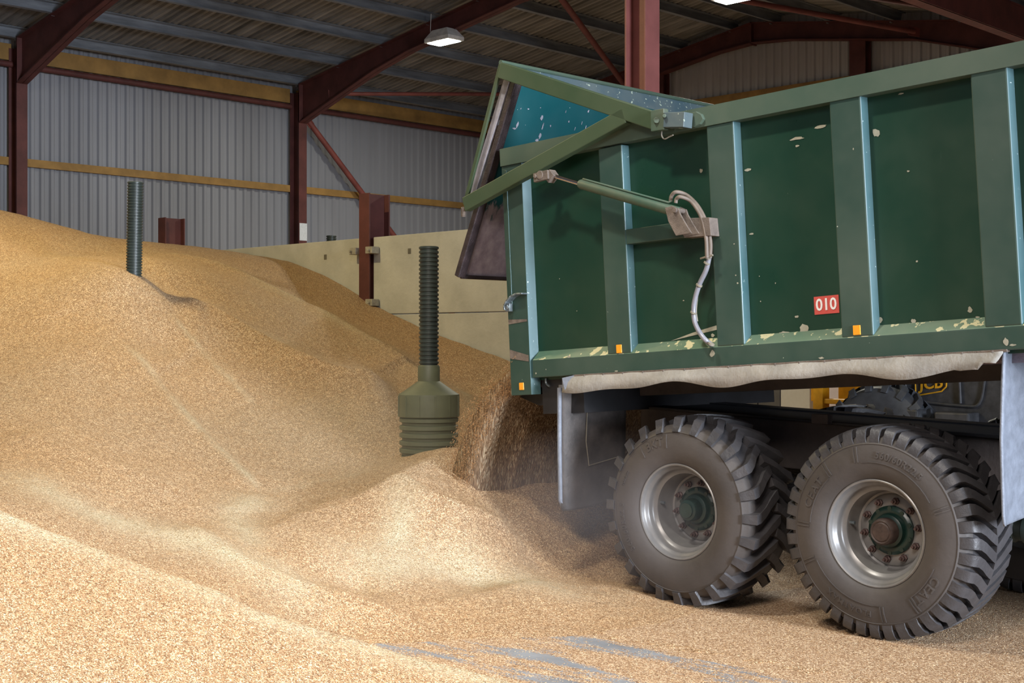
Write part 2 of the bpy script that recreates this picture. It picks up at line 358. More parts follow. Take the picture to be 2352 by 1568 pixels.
for y in YF:
    if rl[y] is None and y < 0: continue
    r = MB(); hw = .1
    def bot(x, y=y):
        d = abs(x - XR); e = XR - XW if x < XR else XV - XR
        b = apex_h(x) - .36
        if d < .85: b = min(b, 7.73)
        q = e - d
        if q < 3.4: b = min(b, (apex_h(x) - .36) - .52 * (1 - q / 3.4) ** 1.1)
        return b
    xs = [XW + .38, XW + .8, XW + 1.3, XW + 2, XW + 2.8, XW + 3.8, -18, XR - .9, XR - .85, XR, XR + .85, XR + .9, -13, XV - 3.4, XV - 2.4, XV - 1.4, XV - .2]
    for x0, x1 in zip(xs[:-1], xs[1:]):
        a0, a1, b0, b1 = apex_h(x0), apex_h(x1), bot(x0), bot(x1)
        for (p0, p1, q0, q1, hh) in ((a0 - .02, a1 - .02, a0, a1, hw), (b0, b1, b0 + .02, b1 + .02, hw), (b0, b1, a0, a1, .008)):
            r.add([(x0, y - hh, p0), (x1, y - hh, p1), (x1, y + hh, p1), (x0, y + hh, p0), (x0, y - hh, q0), (x1, y - hh, q1), (x1, y + hh, q1), (x0, y + hh, q0)],
                  [(0, 3, 2, 1), (4, 5, 6, 7), (0, 1, 5, 4), (1, 2, 6, 5), (2, 3, 7, 6), (3, 0, 4, 7)])
    r.box(XR - .015, XR + .015, y - hw, y + hw, 7.7, 8.16); r.box(XW + .36, XW + .39, y - hw, y + hw, 6.25, apex_h(XW + .4))
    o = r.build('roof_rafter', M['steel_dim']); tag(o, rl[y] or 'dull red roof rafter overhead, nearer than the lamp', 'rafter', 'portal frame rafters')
# near internal column, gable posts
xn, yn = -8.92, 11.0
c = MB(); ibeam_v(c, xn, yn, 0, apex_h(XV) + .1, .28, .23, 'x', .024)
c.box(xn - .2, xn + .2, yn - .18, yn + .18, 0, .03)
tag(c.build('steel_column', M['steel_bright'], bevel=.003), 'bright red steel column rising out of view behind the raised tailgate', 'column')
for x, lb in ((-18.25, 'dark red gable post just right of the bright red column'), (-13.45, 'dark red gable post standing between two lengths of grey sheeting')):
    c = MB(); ibeam_v(c, x, YE - .02, 0, apex_h(x) - .3, .22, .34 if x > -15 else .25, 'y'); tag(c.build('gable_post', M['steel_dim']), lb, 'post', 'gable wall posts')
# valley beam
c = MB(); xb = -8.7
for z0, z1, a, b in ((6.2, 6.225, -.2, 0), (6.65, 6.675, -.2, 0), (6.2, 6.675, -.03, -.01)): c.box(xb + a, xb + b, 5, YE, z0, z1)
tag(c.build('valley_beam', M['steel']), 'red steel valley beam in the top right corner', 'beam')
# purlins
k = 0
pl = ['at the eave', 'second from the eave', 'third from the eave', 'fourth from the eave', 'fifth from the eave', 'beside the ridge on the near slope',
      'beside the ridge on the far slope', 'second beyond the ridge', 'third beyond the ridge', 'fourth beyond the ridge', 'at the valley']
for i, x in enumerate([-23.0, -21.65, -20.3, -18.95, -17.6, -16.3, -15.3, -14.0, -12.65, -11.3, -9.9]):
    z = apex_h(x); s_ = .155 if x < XR else -.155; mb = MB()
    T = lambda a, b, e, x=x, z=z, s_=s_: (x + a - s_ * b, e, z + b + s_ * a)
    mb.prism([(-.035, 0), (.035, 0), (.035, .012), (-.02, .012), (-.02, .178), (.06, .178), (.06, .19), (-.035, .19)], -2.7, YE + .1, T)
    for yc in YF: mb.box(x - .07, x - .045, yc - .07, yc + .07, z - .03, z + .19)
    tag(mb.build('roof_purlin', M['galv']), 'long galvanised roof purlin, ' + pl[i], 'purlin', 'galvanised roof purlins')
# eave boards, eave tube, sheeting rails between columns
seg = [(-2.7, 4.8, 'beyond the left edge'), (4.9, 10.95, 'left of the leftmost column'), (11.08, 17.0, 'between the leftmost and middle columns'), (17.2, 22.95, 'between the middle column and the far corner')]
for y0, y1, lb in seg[1:]:
    tag(MB().box(XW + .0, XW + .07, y0, y1, 6.69, 6.98).build('eave_board', M['yellow_beam'], bevel=.004), 'wide ochre eave board ' + lb, 'board', 'ochre eave boards')
    tag(MB().tube([(XW + .1, y0, 6.61), (XW + .1, y1, 6.61)], .055, 10).build('eave_tube', M['steel_dim'], smooth=40), 'red tubular eave tie ' + lb, 'beam', 'red eave ties')
    tag(MB().prism([(0, 0), (.07, 0), (.07, .14), (.05, .14), (.05, .02), (0, .02)], y0, y1, lambda a, b, e: (XW + .0 + a, e, 4.83 + b)).build('sheeting_rail', M['yellow_beam']),
        'thin ochre sheeting rail halfway up the wall ' + lb, 'rail', 'ochre sheeting rails')
tag(MB().box(-18.1, -8.9, YE + .095, YE + .16, 6.62, 6.84).build('sheeting_rail', M['yellow_beam']), 'ochre rail on the gable wall just above the trailer rim', 'rail')
# braces
def brace(a, b, lb, r=.055, m='steel'):
    d = (Vector(b) - Vector(a)).normalized(); mb = MB().tube([a, b], r, 12)
    for p, s_ in ((a, 1), (b, -1)):
        q = Vector(p); mb.bar(q - d * .12 * s_, q + d * .14 * s_, .012, .16)
    tag(mb.build('tube_brace', M[m], smooth=40), lb, 'brace', 'red tube braces')
brace((XW + .3, 17.3, 6.32), (XW + .3, 22.6, 1.2), 'red diagonal tube brace on the side wall right of the middle column', .06)
brace(onY(1262, -40, 17.2), onY(1432, 192, 22.8), 'red diagonal tube brace in the roof left of the bright red column', .06)
brace((-22.0, 17.2, 6.75), (-20.4, 22.9, 7.28), 'thin red roof tie running level behind the tailgate top', .04)
brace((-14.3, 17.3, 7.65), onY(2100, 73, 22.8), 'thin red roof brace above the gable, sloping down to the right', .05)

# divider wall --------------------------------------------------------
YD = 10.86
posts = [-22.7, -17.95, -13.2]
plab = ['red divider post buried in the heap at the far left', 'stub of a red divider post poking out of the golden heap', 'tall red divider post clamped to the concrete panels']
for x, lb in zip(posts, plab):
    c = MB(); ibeam_v(c, x, YD + .1, 0, 3.55, .34, .2, 'y', .02)
    o = c.build('divider_post', M['steel_dim'], bevel=.002); tag(o, lb, 'post', 'divider wall posts')
    for z in (2.83, 2.18, 1.1):
        for s_ in (-1, 1):
            xc = x + s_ * .16; b = MB().box(xc - .065, xc + .065, YD - .13, YD - .012, z - .04, z + .045)
            b.tube([(xc + .02 * s_, YD - .16, z), (xc + .02 * s_, YD - .12, z)], .014, 8)
            b.build('clamp', M['bracket'], o, bevel=.006)
bays = [(-22.6, -18.05, 'far left bay'), (-17.85, -13.3, 'bay left of the clamped red post'), (-13.1, -9.1, 'bay right of the clamped red post')]
for x0, x1, lb in bays:
    W_ = empty('divider_wall', ((x0 + x1) / 2, YD + .08, 0)); tag(W_, 'pale concrete panel wall, ' + lb, 'wall', 'concrete divider walls')
    for j, (z0, z1) in enumerate(((0, 1.02), (1.03, 2.03), (2.04, 3.0))):
        b = MB().box(x0, x1, YD, YD + .16, z0, z1); b.cur = 1
        for fx in (.17, .83):
            xc = x0 + (x1 - x0) * fx; b.box(xc - .03, xc + .03, YD - .004, YD + .01, z1 - .24, z1 - .17)
        b.build('concrete_panel', [M['concrete'], M['conc_dark']], W_, bevel=.008)

# ================================================================== GRAIN
def rbf_surface():
    P = []
    def z(px, py, k): P.append(atZ(px, py, k))
    def h(x, y, hh): P.append((x, y, hh))
    for px, py in ((500, 577), (600, 590), (700, 615), (760, 645), (850, 700), (930, 737), (1000, 768), (1070, 795), (1170, 835)):
        p = onY(px, py, 10.8); P.append(p)
    # silhouette towards the left, ridge lines, hollow, fresh mound
    for a in ((0, 485, 17.3), (70, 500, 17.6), (140, 525, 18), (250, 545, 18.4), (420, 565, 19.2),
              (0, 560, 15.4), (0, 650, 13.9), (0, 740, 12.9), (0, 830, 11.9), (0, 930, 10.7), (0, 1040, 9.5), (0, 1120, 8.5), (0, 1162, 7.9),
              (200, 590, 15.6), (300, 638, 13.5), (200, 700, 13.0), (200, 800, 12.1), (200, 900, 11.2), (200, 1000, 10.1), (200, 1100, 9.1), (200, 1180, 8.4), (435, 657, 14.3),
              (380, 600, 15.5), (400, 700, 13.9), (400, 800, 12.8), (400, 900, 11.8), (400, 1000, 10.8), (400, 1100, 9.8), (400, 1200, 8.9), (400, 1280, 8.1), (300, 1280, 7.8),
              (540, 640, 15.9), (600, 720, 14.5), (600, 800, 13.6), (560, 850, 12.6), (600, 900, 12.2), (600, 1000, 11.3), (605, 1130, 10.2), (560, 1200, 9.3), (600, 1290, 8.3), (600, 1392, 7.6),
              (670, 698, 15.7), (760, 760, 14.9), (740, 850, 13.6), (740, 930, 12.2), (740, 1000, 11.4), (740, 1080, 10.75),
              (900, 825, 14.4), (900, 900, 13.1), (880, 930, 12.2), (860, 1000, 11.5), (860, 1060, 11.0),
              (1000, 880, 13.9), (1090, 960, 13.0), (1060, 900, 14.2), (1000, 1010, 11.9), (1065, 1030, 11.4),
              (1060, 1040, 10.6), (990, 1075, 10.35), (930, 1100, 10.1), (880, 1140, 9.75), (760, 1150, 9.85),
              (700, 1200, 9.3), (760, 1280, 8.6), (850, 1250, 8.96), (900, 1180, 9.38), (930, 1230, 9.15), (980, 1160, 9.62), (1050, 1210, 9.36),
              (850, 1330, 8.5), (1000, 1300, 8.95), (1100, 1260, 9.25), (1200, 1300, 9.5), (1100, 1340, 8.97), (800, 1370, 8.1), (700, 1340, 8.2), (900, 1460, 7.75)):
        z(*a)
    for a in ((-7.6, 8.6, .72), (-7.3, 9.6, .6), (-7.0, 7.6, .50), (-6.5, 8.2, .30), (-5.9, 7.4, .06), (-5.3, 6.3, .015), (-6.1, 6.3, .12), (-6.6, 5.4, .12), (-6.2, 4.8, .03),
              (-5.4, 5.4, -.02), (-4.7, 5.2, -.03), (-4.9, 5.8, -.02), (-5.0, 8, -.02), (-5.0, 10, -.02), (-4.0, 7, -.03), (-3, 6, -.04), (-2, 8, -.05), (-3.2, 4.6, -.03), (-2, 3, -.03), (-4.4, 4.6, -.012), (0, 5, -.05),
              (-8.9, 10.7, .78), (-9.8, 10.8, 1.15), (-7.4, 10.7, .12), (-6.4, 10.6, .0), (-9.5, 9.7, .98), (-8.9, 9.2, .86),
              (-23, 10.8, 3.15), (-20, 10.8, 3.12), (-23, 6, 3.9), (-20, 7.5, 3.6), (-23, 2, 3.6), (-18, 4, 3.0), (-14, 2, 1.8), (-10, 1, .9), (-10, 3.2, .9), (-7, 1.5, .5), (-6, 0, .3), (-4, 1.2, .05), (-3, 2.2, -.03), (-3.4, 3.3, -.02), (-5, 2.6, .12),
              (-3, 0, .05), (0, 0, -.03), (0, 2, -.04), (-12, -1.5, 1.2), (-20, -1.5, 2.6)):
        h(*a)
    P = np.array(P); XY = P[:, :2]; Z = P[:, 2]; n = len(P)
    def phi(r2): return np.where(r2 > 1e-12, r2 * np.log(np.maximum(r2, 1e-12)) * .5, 0)
    D = ((XY[:, None] - XY[None]) ** 2).sum(-1); A = phi(D) + np.eye(n) * .006
    Q = np.hstack([np.ones((n, 1)), XY]); L = np.zeros((n + 3, n + 3)); L[:n, :n] = A; L[:n, n:] = Q; L[n:, :n] = Q.T
    w = np.linalg.solve(L, np.concatenate([Z, np.zeros(3)]))
    def f(x, y):
        sh = x.shape; q = np.stack([x.ravel(), y.ravel()], 1); out = np.empty(len(q))
        for i in range(0, len(q), 20000):
            s_ = q[i:i + 20000]; d = ((s_[:, None] - XY[None]) ** 2).sum(-1)
            out[i:i + 20000] = phi(d) @ w[:n] + w[n] + s_ @ w[n + 1:]
        return out.reshape(sh)
    return f
surf = rbf_surface()
def vnoise(x, y, seed):
    """value noise"""
    r = np.random.default_rng(seed); G = r.random((256, 256)); xi = np.floor(x).astype(int); yi = np.floor(y).astype(int)
    fx = x - xi; fy = y - yi; fx = fx * fx * (3 - 2 * fx); fy = fy * fy * (3 - 2 * fy); g = lambda a, b: G[a % 256, b % 256]
    return (g(xi, yi) * (1 - fx) + g(xi + 1, yi) * fx) * (1 - fy) + (g(xi, yi + 1) * (1 - fx) + g(xi + 1, yi + 1) * fx) * fy - .5
def hit(px, py):
    """where the sight line through a photo pixel meets the smooth heap"""
    r = ray(px, py); k = np.arange(5, 23, .02); z = EYE + r[2] * k; d = surf(r[0] * k, r[1] * k)
    i = int(np.argmax(z < d)); k = k[i] if z[i] < d[i] else 12.0; return (r[0] * k, r[1] * k)
def polydist(x, y, pts):
    """distance to a polyline and signed side"""
    best = np.full(x.shape, 1e9); sgn = np.zeros(x.shape); tt = np.zeros(x.shape); n = len(pts) - 1
    for i in range(n):
        a = np.array(pts[i][:2]); b = np.array(pts[i + 1][:2]); d = b - a; L2 = d @ d
        t = np.clip(((x - a[0]) * d[0] + (y - a[1]) * d[1]) / L2, 0, 1); qx = x - a[0] - t * d[0]; qy = y - a[1] - t * d[1]
        r = np.hypot(qx, qy); m = r < best; best = np.where(m, r, best)
        sgn = np.where(m, np.sign(d[0] * (y - a[1]) - d[1] * (x - a[0])), sgn); tt = np.where(m, (i + t) / n, tt)
    return best, sgn, tt
# crests, slides and rills seen in the heap: pixels of the photo traced onto the surface; height, width each side, taper
CREASE = [([(333, 583), (555, 645), (670, 702), (780, 757), (900, 828), (1000, 895), (1090, 962)], .10, .75, .35),
          ([(400, 722), (480, 752), (560, 798), (630, 838), (700, 872), (800, 905), (915, 922)], .24, 1.0, .55),
          ([(300, 800), (350, 865), (400, 930), (470, 1005), (540, 1080), (600, 1138)], .055, .30, .22),
          ([(394, 737), (450, 800), (513, 855), (582, 924)], .035, .2, .15),
          ([(1062, 1045), (1020, 1062), (980, 1082), (935, 1108), (900, 1135)], .06, .35, .30),
          ([(905, 1132), (935, 1150), (975, 1175), (1040, 1200), (1110, 1228), (1200, 1262)], .15, .25, .28),
          ([(905, 1132), (850, 1150), (760, 1170), (680, 1200), (620, 1240)], .05, .3, .25),
          ([(600, 1142), (560, 1175), (500, 1228), (480, 1270)], .03, .15, .2),
          ([(400, 1215), (480, 1262), (560, 1305), (650, 1340), (740, 1368), (830, 1400), (930, 1425)], .055, .12, .16),
          ([(0, 1005), (150, 1040), (300, 1090), (430, 1150), (520, 1200)], .04, .3, .3),
          ([(120, 590), (260, 660), (420, 720)], .05, .6, .5),
          ([(960, 1400), (1100, 1372), (1250, 1345), (1400, 1350), (1500, 1385)], .02, .12, .2)]
CREASE = [([hit(*p) for p in ps], A, w1, w2) for ps, A, w1, w2 in CREASE]
# slumped hollows on one side of a crest: (crest index, side, depth, steepness, reach)
SCOOP = [(1, -1, .24, .42, .9), (0, 1, .16, .5, 1.0), (2, 1, .08, .3, .5), (5, -1, .06, .15, .5)]
# near bank: crest traced at its own distance from the camera
BANK = [atZ(*a) for a in ((-500, 960, 7.3), (-250, 1070, 7.1), (0, 1172, 6.95), (150, 1232, 6.93), (300, 1290, 6.88), (450, 1345, 6.85), (600, 1402, 6.8), (750, 1448, 6.8), (900, 1492, 6.75), (1050, 1530, 6.7), (1200, 1572, 6.6))]
BH = np.array([p[2] for p in BANK])
def heap_z(x, y):
    z = surf(x, y)
    for ps, A, w1, w2 in CREASE:
        d, s_, t = polydist(x, y, ps); w = np.where(s_ > 0, w1, w2)
        z = z + A * np.exp(-d / w) * np.clip(np.minimum(t, 1 - t) * 8 + .25, 0, 1)
    for ci, sd, A, w, W in SCOOP:
        d, s_, t = polydist(x, y, CREASE[ci][0]); dd = np.where(s_ * sd > 0, d, 0)
        q = np.clip(t * 1.8, 0, 1) * np.clip((1 - t) * 3, 0, 1); q = q * q * (3 - 2 * q)
        z = z - A * (1 - np.exp(-dd / w)) * np.exp(-(dd / W) ** 1.5) * q
    d, s_, t = polydist(x, y, [p[:2] for p in BANK])
    hb = np.interp(t, np.linspace(0, 1, len(BANK)), BH)
    front = hb - .24 * d; back = hb - .48 * d
    bank = np.where(s_ < 0, front, back) if BANKSIGN > 0 else np.where(s_ > 0, front, back)
    z = np.maximum(z, bank + .01 * vnoise(x * 2.2, y * 2.2, 8))
    amp = np.clip(z / .3, 0, 1)
    a = .8 * x - .6 * y; b = .6 * x + .8 * y      # slides and rills run down-slope
    z = z + amp * (.035 * vnoise(a * .35 + 9, b * 1.5, 1) + .018 * vnoise(a * .9, b * 4.0 + 3, 2) + .008 * vnoise(a * 4, b * 9, 3) + .004 * vnoise(x * 16, y * 16, 4))
    return z + .010 * (1 - amp) * vnoise(x * 5, y * 9, 5)
BANKSIGN = 1
# graded grid: finer towards the camera
xs = np.concatenate([np.arange(-23.25, -13, .09), np.arange(-13, -2.0, .036), np.arange(-2.0, .6, .1)])
ys = np.concatenate([np.arange(-1.8, 2.4, .09), np.arange(2.4, 10.83, .036), [10.84]])
GX, GY = np.meshgrid(xs, ys, indexing='ij'); GZ = heap_z(GX, GY)
nx, ny = GX.shape
idx = np.arange(nx * ny).reshape(nx, ny)
quad = np.stack([idx[:-1, :-1], idx[1:, :-1], idx[1:, 1:], idx[:-1, 1:]], -1).reshape(-1, 4)
zq = GZ.ravel()[quad].max(1); quad = quad[zq > -.004]
used = np.unique(quad); remap = -np.ones(nx * ny, int); remap[used] = np.arange(len(used)); quad = remap[quad]
V = np.stack([GX.ravel(), GY.ravel(), GZ.ravel()], 1)[used]; V[:, 2] = np.maximum(V[:, 2], -.03)
def np_mesh(name, V, Fc, mat, smooth=True):
    me = bpy.data.meshes.new(name); nf, k = Fc.shape
    me.vertices.add(len(V)); me.vertices.foreach_set('co', V.astype(np.float32).ravel())
    me.loops.add(nf * k); me.loops.foreach_set('vertex_index', Fc.astype(np.int32).ravel())
    me.polygons.add(nf); me.polygons.foreach_set('loop_start', np.arange(0, nf * k, k, dtype=np.int32)); me.polygons.foreach_set('loop_total', np.full(nf, k, dtype=np.int32))
    me.polygons.foreach_set('use_smooth', np.full(nf, smooth)); me.update(calc_edges=True); me.validate(); me.materials.append(mat)
    o = bpy.data.objects.new(name, me); COL.objects.link(o); return o
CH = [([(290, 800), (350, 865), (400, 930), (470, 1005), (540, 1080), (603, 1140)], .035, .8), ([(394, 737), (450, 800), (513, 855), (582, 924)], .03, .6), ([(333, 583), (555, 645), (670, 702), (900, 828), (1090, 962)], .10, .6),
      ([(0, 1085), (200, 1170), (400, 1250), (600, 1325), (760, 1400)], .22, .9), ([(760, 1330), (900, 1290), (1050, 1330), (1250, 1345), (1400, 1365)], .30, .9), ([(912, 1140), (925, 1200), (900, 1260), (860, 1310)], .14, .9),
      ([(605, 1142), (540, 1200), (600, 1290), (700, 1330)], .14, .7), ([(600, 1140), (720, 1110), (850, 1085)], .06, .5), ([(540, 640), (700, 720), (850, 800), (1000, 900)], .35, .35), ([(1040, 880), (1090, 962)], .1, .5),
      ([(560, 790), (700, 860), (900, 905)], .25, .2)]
xx_, yy_ = V[:, 0], V[:, 1]; chaff_sheen = np.zeros(len(V))
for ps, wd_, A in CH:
    d_, _s, _t = polydist(xx_, yy_, [hit(*p) for p in ps]); chaff_sheen = np.maximum(chaff_sheen, A * np.exp(-(d_ / wd_) ** 1.5) * np.clip(np.minimum(_t, 1 - _t) * 6 + .2, 0, 1))
d_, _s, _t = polydist(xx_, yy_, [p[:2] for p in BANK]); chaff_sheen = np.maximum(chaff_sheen, .85 * np.exp(-(d_ / .13) ** 2) * (.6 + .4 * (_s < 0)))  # bright crest of the near bank painted into the grain colour
chaff_sheen *= .55 + .8 * vnoise(xx_ * 3, yy_ * 3, 21) + .4 * vnoise(xx_ * 11, yy_ * 11, 22)
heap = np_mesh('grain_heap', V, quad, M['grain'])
at = heap.data.attributes.new('chaff_sheen', 'FLOAT', 'POINT'); at.data.foreach_set('value', np.clip(chaff_sheen, 0, 1).astype(np.float32))
tag(heap, 'golden brown heap of wheat grain spread across the store floor', 'grain heap', kind='stuff')

def kernels(name, C, D, L, R, mat):
    """many little elongated kernels: centres C, directions D, half length L, radius R"""
    n = len(C); D = D / np.linalg.norm(D, axis=1, keepdims=True); ref = np.where(np.abs(D[:, 2:]) > .9, [[1., 0, 0]], [[0, 0, 1.]])
    A = np.cross(D, ref); A /= np.linalg.norm(A, axis=1, keepdims=True); B = np.cross(D, A); L = L[:, None]; R = R[:, None]
    V = np.stack([C - D * L, C + A * R, C + B * R, C - A * R, C - B * R, C + D * L], 1).reshape(-1, 3)
    t = np.array([(0, 2, 1), (0, 3, 2), (0, 4, 3), (0, 1, 4), (5, 1, 2), (5, 2, 3), (5, 3, 4), (5, 4, 1)])
    Fc = (np.arange(n)[:, None, None] * 6 + t[None]).reshape(-1, 3)
    return np_mesh(name, V, Fc, mat)
def kernel_mat():
    m = bpy.data.materials.new('single_wheat_kernel'); nt, p = nodes(m); g = nt.nodes.new('ShaderNodeNewGeometry')
    r = ramp(nt, g.outputs['Random Per Island'], [(0, (.28, .14, .05)), (.5, (.52, .32, .14)), (.9, (.8, .62, .38))])
    link(nt, r.outputs[0], p.inputs['Base Color']); p.inputs['Roughness'].default_value = .5; return m
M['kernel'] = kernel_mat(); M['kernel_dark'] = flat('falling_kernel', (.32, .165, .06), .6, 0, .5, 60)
# loose kernels lying on the heap surface and on the floor in the foreground
n = 26000; t_ = rng.uniform(-.40, .40, n); zz = 5.0 + 5.2 * rng.random(n) ** 1.3
cx = zz * (-K + S * t_); cy = zz * (S + K * t_); cz = np.maximum(heap_z(cx, cy), 0) + .003
ang = rng.uniform(0, 6.28, n); D = np.stack([np.cos(ang), np.sin(ang), rng.normal(0, .35, n)], 1)
o = kernels('loose_grain', np.stack([cx, cy, cz], 1), D, rng.uniform(.003, .0048, n), rng.uniform(.0015, .0021, n), M['kernel'])
tag(o, 'loose wheat kernels scattered over the heap surface and bare floor', 'grain', kind='stuff')

# falling stream ------------------------------------------------------
prof = [(1.62, -6.72), (1.5, -6.88), (1.36, -7.08), (1.23, -7.22), (1.05, -7.33), (.86, -7.42), (.65, -7.49), (.43, -7.55), (.2, -7.60)]
ph = np.array([p[0] for p in prof])[::-1]; pxx = np.array([p[1] for p in prof])[::-1]
ys_ = np.linspace(6.99, 9.35, 120); hs = np.linspace(.2, 1.6, 70)
YY, HH = np.meshgrid(ys_, hs, indexing='ij'); base = np.interp(HH, ph, pxx)
fall = (1.6 - HH)
rip = .05 * vnoise(YY * 5, HH * .8, 11) + .03 * vnoise(YY * 14, HH * 1.2, 12) + .012 * vnoise(YY * 45, HH * 2.5, 13)
XO = base + rip * (.25 + fall) ; spread = .05 * fall * (YY - 8.2)
YO = YY + spread
XI = base + .22 + .25 * fall * .4 + rip * .5
a1, b1 = XO.shape; I = np.arange(a1 * b1).reshape(a1, b1)
q1 = np.stack([I[:-1, :-1], I[1:, :-1], I[1:, 1:], I[:-1, 1:]], -1).reshape(-1, 4); q2 = q1[:, ::-1] + a1 * b1
def strip(l): return np.stack([l[:-1], l[1:], l[1:] + a1 * b1, l[:-1] + a1 * b1], -1)
Fq = np.vstack([q1, q2, strip(I[0, :]), strip(I[-1, :])[:, ::-1], strip(I[:, -1]), strip(I[:, 0])[:, ::-1]])
Vs = np.vstack([np.stack([XO, YO, HH], -1).reshape(-1, 3), np.stack([XI, YO, HH], -1).reshape(-1, 3)])
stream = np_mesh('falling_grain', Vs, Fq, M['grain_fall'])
tag(stream, 'brown curtain of wheat pouring from the rear of the trailer', 'grain', kind='stuff')
n = 15000; yy = rng.uniform(6.93, 9.4, n); hh = .3 + 1.3 * rng.random(n)
near = rng.random(n) < .45; yy[near] = rng.uniform(6.9, 7.5, near.sum())
off = -np.abs(rng.normal(0, .028, n)) * (.2 + (1.6 - hh)); inside = rng.random(n) < .35
off[inside] = rng.uniform(0, .28, inside.sum()); yy[inside] = 6.97 - np.abs(rng.normal(0, .03, inside.sum())) * (1.7 - hh[inside])
xx = np.interp(hh, ph, pxx) + off; yo = yy + .05 * (1.6 - hh) * (yy - 8.2)
slope = np.gradient(np.interp(np.linspace(.3, 1.6, 50), ph, pxx), np.linspace(.3, 1.6, 50)); sl = np.interp(hh, np.linspace(.3, 1.6, 50), slope)
D = np.stack([sl + rng.normal(0, .12, n), rng.normal(0, .1, n), np.ones(n)], 1)
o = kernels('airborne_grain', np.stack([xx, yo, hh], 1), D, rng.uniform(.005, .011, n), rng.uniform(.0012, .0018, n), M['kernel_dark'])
tag(o, 'airborne wheat kernels flying around the falling stream', 'grain', kind='stuff')

# tread marks pressed into the thin grain cover
mb = MB()
for i in range(30):
    x = -5.25 + i * .078; y = 5.98 + .16 * (i / 29) + random.uniform(-.02, .02); L_ = random.uniform(.10, .20); hh_ = random.uniform(.006, .013)
    if random.random() < .2: continue
    P_ = [(x + q * .5 * L_, y + q * L_ * .8 + .01 * math.sin(q * 7 + i), .0) for q in (-.5, -.25, 0, .25, .5)]
    vs = []
    for k_, p_ in enumerate(P_):
        h_ = hh_ * (0 if k_ in (0, 4) else random.uniform(.7, 1)); vs += [(p_[0] - .014, p_[1] + .009, -.001), (p_[0] - .002, p_[1], h_), (p_[0] + .012, p_[1] - .008, -.001)]
    mb.add(vs, [(k_ * 3 + a_, (k_ + 1) * 3 + a_, (k_ + 1) * 3 + a_ + 1, k_ * 3 + a_ + 1) for k_ in range(4) for a_ in (0, 1)])
tag(mb.build('tread_print', M['grain'], smooth=80, recalc=False), 'ridges of wheat left by tyre treads in front of the wheels', 'tyre track', kind='stuff')
# ================================================================== PIPES
def corr_pipe(mb, c, z0, z1, r, pitch, d, n=28):
    prof = []; k = int((z1 - z0) / pitch)
    for i in range(k):
        z = z1 - (i + 1) * pitch; prof += [(r - d, z), (r - d, z + pitch * .30), (r, z + pitch * .42), (r, z + pitch * .86), (r - d, z + pitch)]
    prof = sorted(prof, key=lambda p: p[1]); T = lambda a, b, z: (c[0] + a, c[1] + b, z)
    mb.lathe(prof, T, n); zt = prof[-1][1]; mb.lathe([(r - d, zt), (r - d - .008, zt), (r - d - .008, zt - .3)], T, n)
def gz(x, y): return float(heap_z(np.array([[x]]), np.array([[y]]))[0, 0])
pa = onY(307, 418, 7.0)
mb = MB(); corr_pipe(mb, pa, 1.9, pa[2], .079, .029, .009)
# slight lean
o = mb.build('ventilation_pipe', M['pipe'], smooth=50, origin=(pa[0], pa[1], 2.2)); o.rotation_euler = (math.radians(-.5), math.radians(1.0), 0)
tag(o, 'dark green corrugated pipe standing in the golden heap with its own shadow', 'pipe', 'grain ventilation pipes')
pb = onY(985, 566, 7.4); R = empty('grain_pedestal', (pb[0], pb[1], .3))
tag(R, 'olive green grain cooling pedestal with wide ribbed base and tall pipe', 'grain pedestal')
T = lambda a, b, z: (pb[0] + a, pb[1] + b, z)
H_ = lambda py: onY(985, py, 7.4)[2]
mb = MB(); corr_pipe(mb, pb, H_(845), pb[2], .081, .0345, .009); mb.build('upper_pipe', M['pipe'], R, smooth=50)
mb = MB().lathe([(.081, H_(838)), (.09, H_(842)), (.09, H_(875)), (.20, H_(897)), (.246, H_(905)), (.248, H_(908)), (.250, H_(955)), (.242, H_(957))][::-1], T, 48)
for k in range(12):
    a_ = 2 * math.pi * k / 12; mb.box(-.006, .006, .244, .254, H_(955), H_(908), lambda x, y, z, a_=a_: (pb[0] + x * math.cos(a_) - y * math.sin(a_), pb[1] + x * math.sin(a_) + y * math.cos(a_), z))
mb.build('cone_collar', M['ped'], R, smooth=35)
mb = MB(); corr_pipe(mb, pb, -.02, H_(957), .24, .062, .022, 40); mb.build('ribbed_base', M['ped'], R, smooth=50)
pc = atZ(761, 541, 22.7); mb = MB(); corr_pipe(mb, pc, 0, pc[2], .085, .04, .01, 20)
tag(mb.build('ventilation_pipe', M['pipe'], smooth=50), 'tip of a dark pipe peeking over the concrete divider wall', 'pipe', 'grain ventilation pipes')

